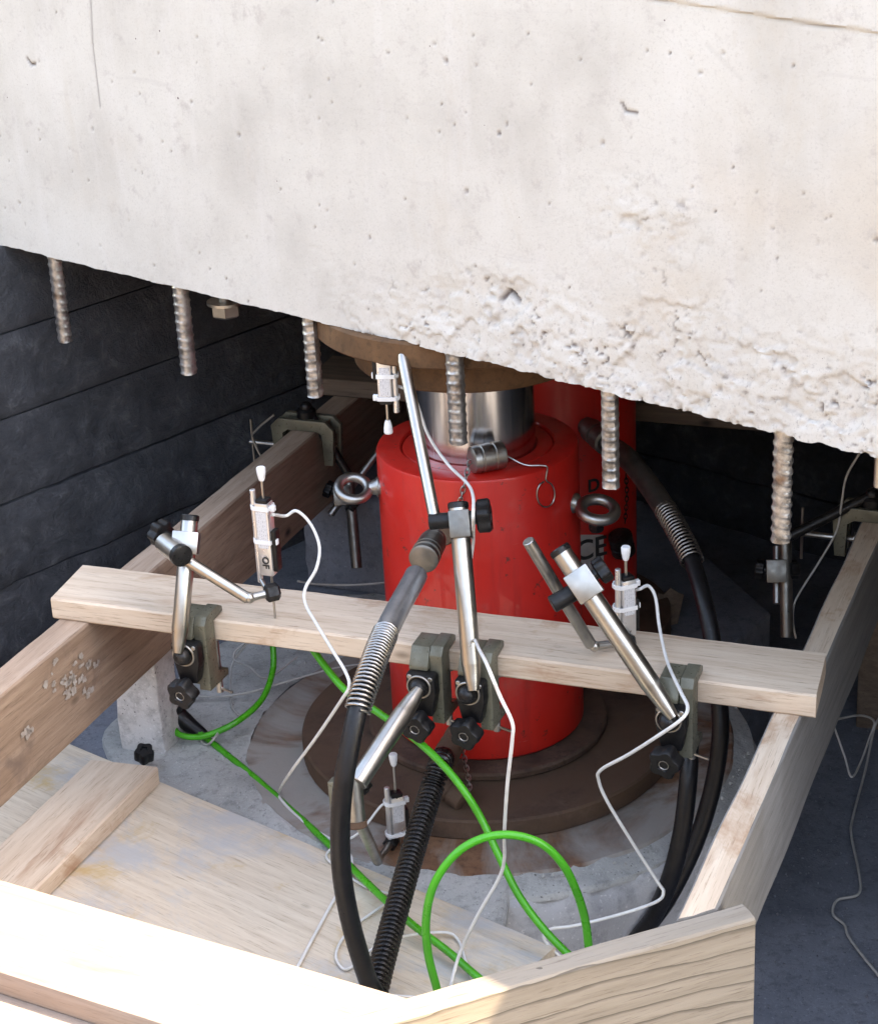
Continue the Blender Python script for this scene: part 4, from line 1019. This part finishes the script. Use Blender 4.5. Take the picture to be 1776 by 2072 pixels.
# --- stands at the back
def rear_stand(label, c, span, px_post, px_block, rodpx, dd, knobs, hook):
    """clamp bridging a timber: U frame over the top, screw from the outer side"""
    R_ = Matrix(((LUP.x, LPN.x, 0), (LUP.y, LPN.y, 0), (0, 0, 1))); st = thing('clamp_stand', label, 'clamp stand', c, R_, 'clamp stands around the jack'); mx = MW[st.name]
    a_, b_ = span                                   # local x range of the timber
    fr = [(a_ - .030, -.055), (a_ - .034, .006), (a_ - .020, .020), (b_ + .018, .020), (b_ + .032, .006), (b_ + .028, -.055), (b_ + .012, -.055), (b_ + .012, -.002), (b_ + .004, .003), (a_ - .004, .003), (a_ - .014, -.004), (a_ - .014, -.055)]
    for y0 in (-.020, .010):
        bm = B(); prism(bm, [local(mx, x, y0, z) for x, z in fr], mx.to_3x3() @ Vector((0, .010, 0)), .001); put('clamp_frame', bm, 'khaki', st, 30)
    bm = B(); box(bm, local(mx, (a_ + b_) / 2, 0, .010), (LUP, LPN, Z3), ((b_ - a_) / 2 + .014, .011, .005), .001); put('frame_web', bm, 'khaki', st, 30)
    for x_ in (a_ - .022, b_ + .020):
        bm = B(); box(bm, local(mx, x_, 0, -.03), (LUP, LPN, Z3), (.005, .011, .022), .001); put('frame_web', bm, 'khaki', st, 30)
    bm = B(); rod(bm, local(mx, a_ - .085, 0, -.035), local(mx, a_ - .004, 0, -.035), .0045, 12); put('clamp_screw', bm, 'steel2', st, 30)
    bm = B(); lathe(bm, local(mx, a_ - .006, 0, -.035), LUP, [(0, .010), (.005, .010)], 16); put('screw_pad', bm, 'steel2', st, 30)
    bm = B(); rod(bm, local(mx, a_ - .080, 0, -.075), local(mx, a_ - .080, 0, .005), .0022, 8); put('tommy_bar', bm, 'steel2', st, 30)
    bc = local(mx, (a_ + b_) / 2, 0, .036); bm = B(); lathe(bm, local(mx, (a_ + b_) / 2, 0, .019), Z3, [(0, .016), (.012, .016), (.016, .012)], 18); put('socket_block', bm, 'black', st, 30)
    bm = B(); sphere(bm, bc, .0105, 18, 10); put('ball', bm, 'blackm', st, 60)
    d0 = DEP(bc) + dd; pa, pz = DP(*px_post[0], d0), DP(*px_post[1], d0)
    bm = B(); rod(bm, bc, pz, .0075, 16); put('link_rod', bm, 'blackm', st, 30)
    bm = B(); rod(bm, pa, pz, .009, 18); put('post', bm, 'steel3', st, 30)
    kc = DP(*px_block, d0 - .004); ax = axes(pz - pa, CAM - kc); sblock(st, kc, ax, (.014, .014, .016), 'steel3')
    for k_ in knobs: knob(st, kc, DP(*k_, d0) - kc, .013, .012, .018)
    bm = B(); rod(bm, DP(*rodpx[0], d0 + .015), DP(*rodpx[1], d0 + .03), .006, 16); put('arm', bm, 'steel2', st, 30)
    if hook:
        bm = B(); tube(bm, spline([local(mx, *h_) for h_ in hook], 8), .0022, 8); put('wire_hook', bm, 'steel2', st, 60)
    return st
lb = LO + LPN * ((OZ(626, 866, ZT) - LO).dot(LPN))
rear_stand('clamp bridging the left timber in the dark at the back', Vector((lb.x, lb.y, ZT)), (0, .046), ((722, 1150), (705, 960)), (692, 1003), ((668, 1042), (765, 915)), .02, ((655, 985), (722, 1030)), [(-.02, -.03, .03), (-.055, -.03, .0), (-.062, -.03, -.02), (-.03, -.03, -.09)])
rb_ = OZ(1738, 1046, ZT)
rear_stand('clamp bridging the right timber at the right edge under the beam', Vector((rb_.x, rb_.y, ZT)), (0, RW), ((1592, 1290), (1588, 1090)), (1571, 1155), ((1572, 1222), (1572, 1105)), .02, ((1528, 1150), (1612, 1152)), None)

# ---------------- hoses
def hose(name, label, pts, r, mat='rubber', n=14, cat='hose', parent=None):
    bm = B(); tube(bm, spline(pts, 10), r, n); o = put(name, bm, mat, parent, 60); return tag(o, label, cat) if label else o
# front hose with coupler, braided sleeve and spring guard
hA = thing('hydraulic_hose', 'black hydraulic hose with spring guard arching in front of the plank', 'hose', OZ(745, 1985, .022))
pc0 = DP(876, 1096, 2.385)
path = [op + od * .03, pc0, DP(852, 1140, 2.33), DP(838, 1172, 2.295), DP(806, 1230, 2.235), DP(775, 1292, 2.175), DP(748, 1362, 2.125), DP(725, 1432, 2.10), DP(706, 1520, 2.095), DP(693, 1600, 2.10), DP(688, 1690, 2.115), DP(693, 1780, 2.135), DP(710, 1870, 2.16), DP(733, 1950, 2.185), DP(752, 2000, 2.20), DP(790, 2060, 2.20)]
bm = B(); d = (path[2] - path[1]).normalized()
lathe(bm, pc0 - d * .012, d, [(0, .0125), (.004, .0150), (.010, .0150), (.011, .0135), (.014, .0135), (.015, .0172), (.040, .0178), (.041, .0150), (.043, .0150), (.044, .0185), (.050, .0185), (.051, .0160), (.054, .0160), (.055, .0185), (.062, .0185), (.064, .0150)], 24)
put('coupler', bm, 'steel3', hA, 35)
sp_ = spline(path, 10)
bm = B(); tube(bm, sp_[28:52], .0138, 18); put('braided_sleeve', bm, 'sleeve', hA, 60)
bm = B(); coil(bm, sp_[48:72], .0140, .0016, .0050); put('spring_guard', bm, 'spring', hA, 60)
bm = B(); tube(bm, sp_[46:], .0112, 16); put('hose_line', bm, 'rubber', hA, 60)
# corrugated conduit
cpts = [lp + ld * .055, DP(892, 1540, 2.47), DP(872, 1600, 2.44), DP(848, 1680, 2.395), DP(822, 1770, 2.345), DP(797, 1860, 2.295), DP(773, 1950, 2.245), DP(758, 2010, 2.215), DP(735, 2075, 2.19)]
cs = resample(spline(cpts, 60), .0008); bm = B()
tube(bm, cs, [.0136 + .0021 * math.tanh(2.0 * math.sin(2 * math.pi * i * .0008 / .0066)) for i in range(len(cs))], 18)
tag(put('corrugated_hose', bm, 'corr', None, 60), 'black corrugated hose running from the jack foot to the front', 'hose')
# hose of the second jack
hC = thing('hydraulic_hose', 'dark hydraulic hose with spring guard curving down from the second jack', 'hose', OZ(1315, 1865, GZ))
dj = DEP(o2)
pC = [o2 + d2 * .07, DP(1272, 930, dj - .14), DP(1308, 975, dj - .19), DP(1345, 1030, dj - .24), DP(1374, 1080, dj - .28), DP(1398, 1130, dj - .31), DP(1424, 1215, dj - .35), DP(1443, 1310, dj - .37), DP(1455, 1420, dj - .38), DP(1456, 1500, dj - .38), DP(1440, 1600, dj - .37), DP(1405, 1710, dj - .36), DP(1350, 1820, dj - .35), DP(1290, 1900, dj - .34)]
sp_ = spline(pC, 10)
bm = B(); tube(bm, sp_[4:32], .0155, 16); put('braided_sleeve', bm, 'steel3', hC, 60)
bm = B(); coil(bm, sp_[30:52], .0150, .0015, .0058); put('spring_guard', bm, 'spring', hC, 60)
bm = B(); tube(bm, sp_[28:], .0112, 16); put('hose_line', bm, 'rubber', hC, 60)
hose('hydraulic_hose', 'plain black hose dropping behind the right clamp knob', [DP(1395, 1500, 2.34), DP(1392, 1580, 2.33), DP(1380, 1680, 2.34), DP(1358, 1770, 2.36), DP(1325, 1850, 2.40), DP(1285, 1905, 2.43)], .0112)

# ---------------- cables
def cable(name, label, pts, r, mat, sub=8, cat='cable', n=8): return hose(name, label, pts, r, mat, n, cat)
G = .0048
cable('green_cable', 'green cable curling round the post and running to the lower right', [OZ(552, 1300, .10), OZ(552, 1355, .07), OZ(530, 1415, .05), OZ(482, 1459, .04), OZ(432, 1484, .03), OZ(396, 1492, .022), OZ(362, 1486, .022), OZ(350, 1465, .03), OZ(372, 1462, .03), OZ(410, 1488, .018), OZ(462, 1530, .012), OZ(525, 1582, .010), OZ(610, 1658, .009), OZ(668, 1712, .022), OZ(740, 1785, .040), OZ(830, 1868, .045), OZ(905, 1925, .040), OZ(975, 1985, .034), OZ(1060, 2050, .03)], G, 'green')
cable('green_cable', 'green cable descending from behind the plank past the red jack', [DP(630, 1310, 2.46), DP(655, 1345, 2.45), DP(700, 1398, 2.42), DP(762, 1440, 2.40), DP(830, 1488, 2.36), DP(890, 1542, 2.33), DP(938, 1600, 2.31), DP(975, 1660, 2.31), DP(1008, 1730, 2.30), DP(1048, 1810, 2.29), DP(1095, 1875, 2.28), DP(1150, 1932, 2.26), DP(1220, 1990, 2.22)], G, 'green')
cable('green_cable', 'bright green cable loop standing up at the lower centre', [DP(900, 2060, 2.18), DP(882, 1995, 2.16), DP(866, 1930, 2.14), DP(862, 1860, 2.12), DP(878, 1790, 2.10), DP(920, 1730, 2.09), DP(975, 1697, 2.09), DP(1035, 1690, 2.09), DP(1095, 1708, 2.09), DP(1140, 1752, 2.10), DP(1170, 1815, 2.12), DP(1185, 1870, 2.14), DP(1192, 1930, 2.16), DP(1200, 1990, 2.17)], G, 'green')
WR_ = .0021
c1 = Q1(.0105, .004, .080)
cable('sensor_cable', 'white cable looping from the OF sensor over the plank to the floor', [c1, DP(578, 1044, d1), DP(600, 1034, d1 - .005), DP(628, 1060, d1 - .01), DP(646, 1105, d1 - .02), DP(640, 1150, d1 - .03), DP(618, 1190, d1 - .03), DP(618, 1222, d1 - .04), DP(640, 1262, d1 - .07), DP(672, 1315, d1 - .13), DP(700, 1362, d1 - .18), DP(706, 1390, d1 - .19), DP(690, 1418, d1 - .17), DP(640, 1492, d1 - .07), DP(590, 1560, d1 + .05), OZ(566, 1600, .02), OZ(570, 1620, .014), OZ(620, 1668, .012), OZ(690, 1712, .026), OZ(712, 1742, .03), OZ(702, 1775, .027), OZ(668, 1835, .025), OZ(630, 1905, .025), OZ(598, 1965, .025), OZ(560, 2030, .025)], WR_, 'wcable')
c2 = Q2(-.002, .011, .055); dm = DEP(oncyl(950, 985, JX, .14))
cable('sensor_cable', 'white cable hanging from the sensor under the beam along the tall post', [c2, DP(835, 800, sdp + .03), DP(866, 880, sdp + .05), DP(905, 938, sdp + .04), DP(945, 978, sdp - .02), DP(957, 1005, sdp - .09), DP(957, 1045, sdp - .15), DP(957, 1100, CK + .028), DP(946, 1190, CK + .026), DP(958, 1285, CK + .012), DP(985, 1345, 2.04), DP(1012, 1410, 2.02), DP(1036, 1462, 2.02), DP(1036, 1500, 2.03), DP(1026, 1590, 2.07), DP(1020, 1690, 2.13), DP(1020, 1740, 2.16), DP(1008, 1780, 2.18), DP(965, 1855, 2.22), DP(930, 1930, 2.25), DP(910, 2000, 2.25)], WR_, 'wcable')
c3 = Q3(.0105, .002, .055)
cable('sensor_cable', 'white zigzag cable from the right sensor over the right clamp', [c3, DP(1294, 1192, d3), DP(1312, 1186, d3 - .005), DP(1326, 1210, d3 - .01), DP(1334, 1270, d3 - .03), DP(1350, 1340, d3 - .08), DP(1378, 1402, d3 - .18), DP(1391, 1432, d3 - .22), DP(1378, 1456, d3 - .23), DP(1330, 1490, d3 - .20), DP(1270, 1528, d3 - .15), DP(1216, 1558, d3 - .10), DP(1211, 1580, d3 - .08), DP(1230, 1625, d3 - .06), DP(1285, 1715, d3 - .03), DP(1330, 1785, d3 - .02), DP(1342, 1806, d3 - .02), DP(1326, 1826, d3 - .02), DP(1250, 1852, d3 - .02), DP(1160, 1874, d3 - .01), DP(1115, 1880, d3 - .01), DP(1100, 1894, d3 - .01), DP(1112, 1916, d3 - .01), DP(1160, 1960, d3 - .02)], WR_, 'wcable')
c4 = Q4(-.0124, .004, .045)
cable('sensor_cable', 'white cable from the low sensor curling on the floor boards', [c4, DP(770, 1632, DEP(c4)), OZ(728, 1684, .05), OZ(690, 1706, .03), OZ(666, 1722, .026), OZ(662, 1738, .026), OZ(690, 1762, .026), OZ(740, 1795, .026), OZ(790, 1812, .026), OZ(775, 1832, .026), OZ(720, 1872, .026), OZ(690, 1905, .026), OZ(680, 1938, .026), OZ(697, 1962, .026), OZ(722, 1950, .028), OZ(748, 1925, .06), OZ(790, 1902, .065), OZ(850, 1890, .04), OZ(905, 1888, .03), OZ(928, 1905, .026), OZ(945, 1955, .026), OZ(965, 2010, .026)], .0018, 'wcable')
cable('sensor_cable', 'thin white cable lying across the front of the floor boards', [OZ(650, 1995, .026), OZ(760, 2012, .05), OZ(860, 2020, .04), OZ(960, 2030, .026)], .0018, 'wcable')
g = 'gcable'
cable('sensor_cable', 'thin grey cable looping on the grout under the left end of the plank', [OZ(360, 1405, .03), OZ(378, 1445, .03), OZ(402, 1492, .016), OZ(418, 1507, .014), OZ(434, 1494, .03), OZ(448, 1470, .03)], .0018, g)
cable('sensor_cable', 'thin grey cable sweeping over the rusty disc behind the left clamp', [OZ(380, 1408, .02), OZ(440, 1410, .02), OZ(500, 1402, .03), OZ(560, 1385, .045), OZ(640, 1362, .05), OZ(690, 1350, .05), OZ(760, 1340, .05)], .0018, g)
cable('sensor_cable', 'thin grey cable bending down beside the left clamp screw', [OZ(600, 1330, .06), OZ(540, 1372, .05), OZ(505, 1350, .045), OZ(476, 1336, .04), OZ(476, 1318, .05), OZ(500, 1300, .06), OZ(470, 1345, .03), OZ(466, 1400, .02), OZ(470, 1430, .016), OZ(482, 1448, .014)], .0018, g)
cable('sensor_cable', 'thin pale cable behind the plank reaching to the jack', [OZ(602, 1176, .10), OZ(640, 1182, .10), OZ(700, 1184, .10), OZ(745, 1182, .10), OZ(790, 1178, .10)], .0018, g)
dr = DEP(rb_)
cable('sensor_cable', 'thin grey cable draped down beside the right rear clamp', [DP(1738, 918, dr - .1), DP(1712, 965, dr - .06), DP(1702, 1020, dr - .03), DP(1692, 1075, dr), DP(1655, 1140, dr), DP(1620, 1195, dr + .0), DP(1606, 1225, dr), DP(1604, 1260, dr + .02), DP(1610, 1292, dr + .02)], .0016, g)
cable('sensor_cable', 'grey cable hanging in a zigzag outside the right timber', [OZ(1655, 1440, .0), OZ(1682, 1462, -.05), OZ(1708, 1530, -.1), OZ(1722, 1572, -.12), OZ(1740, 1545, -.12), OZ(1760, 1490, -.1), OZ(1768, 1460, -.08), OZ(1740, 1448, -.06), OZ(1690, 1456, -.04)], .0018, g)
cable('sensor_cable', 'grey cable snaking down the dark footing at the far right', [OZ(1790, 1440, -.12), OZ(1770, 1470, -.16), OZ(1750, 1560, -.2), OZ(1726, 1650, GZ + .008), OZ(1722, 1690, GZ + .008), OZ(1738, 1770, GZ + .008), OZ(1736, 1810, GZ + .008), OZ(1694, 1822, GZ + .008), OZ(1685, 1850, GZ + .008), OZ(1708, 1872, GZ + .008), OZ(1716, 1895, GZ + .008), OZ(1745, 1935, GZ + .008), OZ(1790, 1990, GZ + .008)], .0020, g)

# ---------------- odds and ends
kp = OZ(292, 1536, .022); bm = B()  # loose black plastic knob by the concrete post
star(bm, Vector((kp.x, kp.y, .0225)) + Vector((0, 0, 0)), Vector((.15, -.35, 1)), .0135, .020, 5); tag(put('loose_knob', bm, 'black', None, 40), 'small round black plastic knob at the foot of the concrete post', 'stopper')
bp_ = OZ(372, 1470, .0); bm = B(); pts = spline([OZ(345, 1430, .055), OZ(358, 1445, .04), OZ(385, 1468, .025), OZ(410, 1486, .016), OZ(420, 1492, .014)], 6)
tube(bm, pts, [.016 - .0105 * (i / (len(pts) - 1)) ** 1.3 for i in range(len(pts))], 14); tag(put('cable_connector', bm, 'rubber', None, 50), 'black rubber cable connector on the green cable by the post', 'connector')
# crumpled pale card behind the plank at the right
bm = B(); cbase = [(1322, 1272), (1368, 1275), (1383, 1204), (1374, 1201), (1356, 1190), (1342, 1204), (1331, 1200)]
dc = DEP(OZ(1345, 1272, 0)); poly = [DP(x, y, dc + .02 * ((x - 1322) / 60)) for x, y in cbase]; prism(bm, poly, (0, .003, 0))
zmin = min(v_.co.z for v_ in bm.verts); 
for v_ in bm.verts: v_.co.z -= 0
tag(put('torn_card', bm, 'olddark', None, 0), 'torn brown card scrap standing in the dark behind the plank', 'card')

bm = B(); rnd = random.Random(5)
for k in range(900):
    t = rnd.uniform(0, 6.283); r_ = .36 + .17 * rnd.random() ** 1.5; q = JX + Vector((math.cos(t), math.sin(t), 0)) * r_
    if q.x > JX.x - .01 and r_ > .375: continue
    rr = rnd.choice([.0007, .001, .0014, .0024]); h = .004 + .008 * (1 - (r_ - .36) / .17); b2 = bmesh.new(); bmesh.ops.create_icosphere(b2, subdivisions=1, radius=rr)
    mp = {v_: bm.verts.new(v_.co * rnd.uniform(.7, 1.3) + Vector((q.x, q.y, h))) for v_ in b2.verts}
    for f_ in b2.faces: bm.faces.new([mp[v_] for v_ in f_.verts])
    b2.free()
o = put('cement_crumbs', bm, 'grout', None, 0); o['kind'] = 'stuff'; o['label'] = 'cement crumbs scattered on the grout'

bm = B()
for k in range(420):
    q = OZ(rnd.uniform(1530, 1830), rnd.uniform(1380, 2080), GZ); rr = rnd.choice([.0006, .0008, .0011, .0018]); b2 = bmesh.new(); bmesh.ops.create_icosphere(b2, subdivisions=1, radius=rr)
    mp = {v_: bm.verts.new(v_.co * rnd.uniform(.6, 1.3) + Vector((q.x, q.y, GZ + rr * .4 + .004))) for v_ in b2.verts}
    for f_ in b2.faces: bm.faces.new([mp[v_] for v_ in f_.verts])
    b2.free()
o = put('grit', bm, 'footing', None, 0); o['kind'] = 'stuff'; o['label'] = 'grit on the footing outside the right timber'
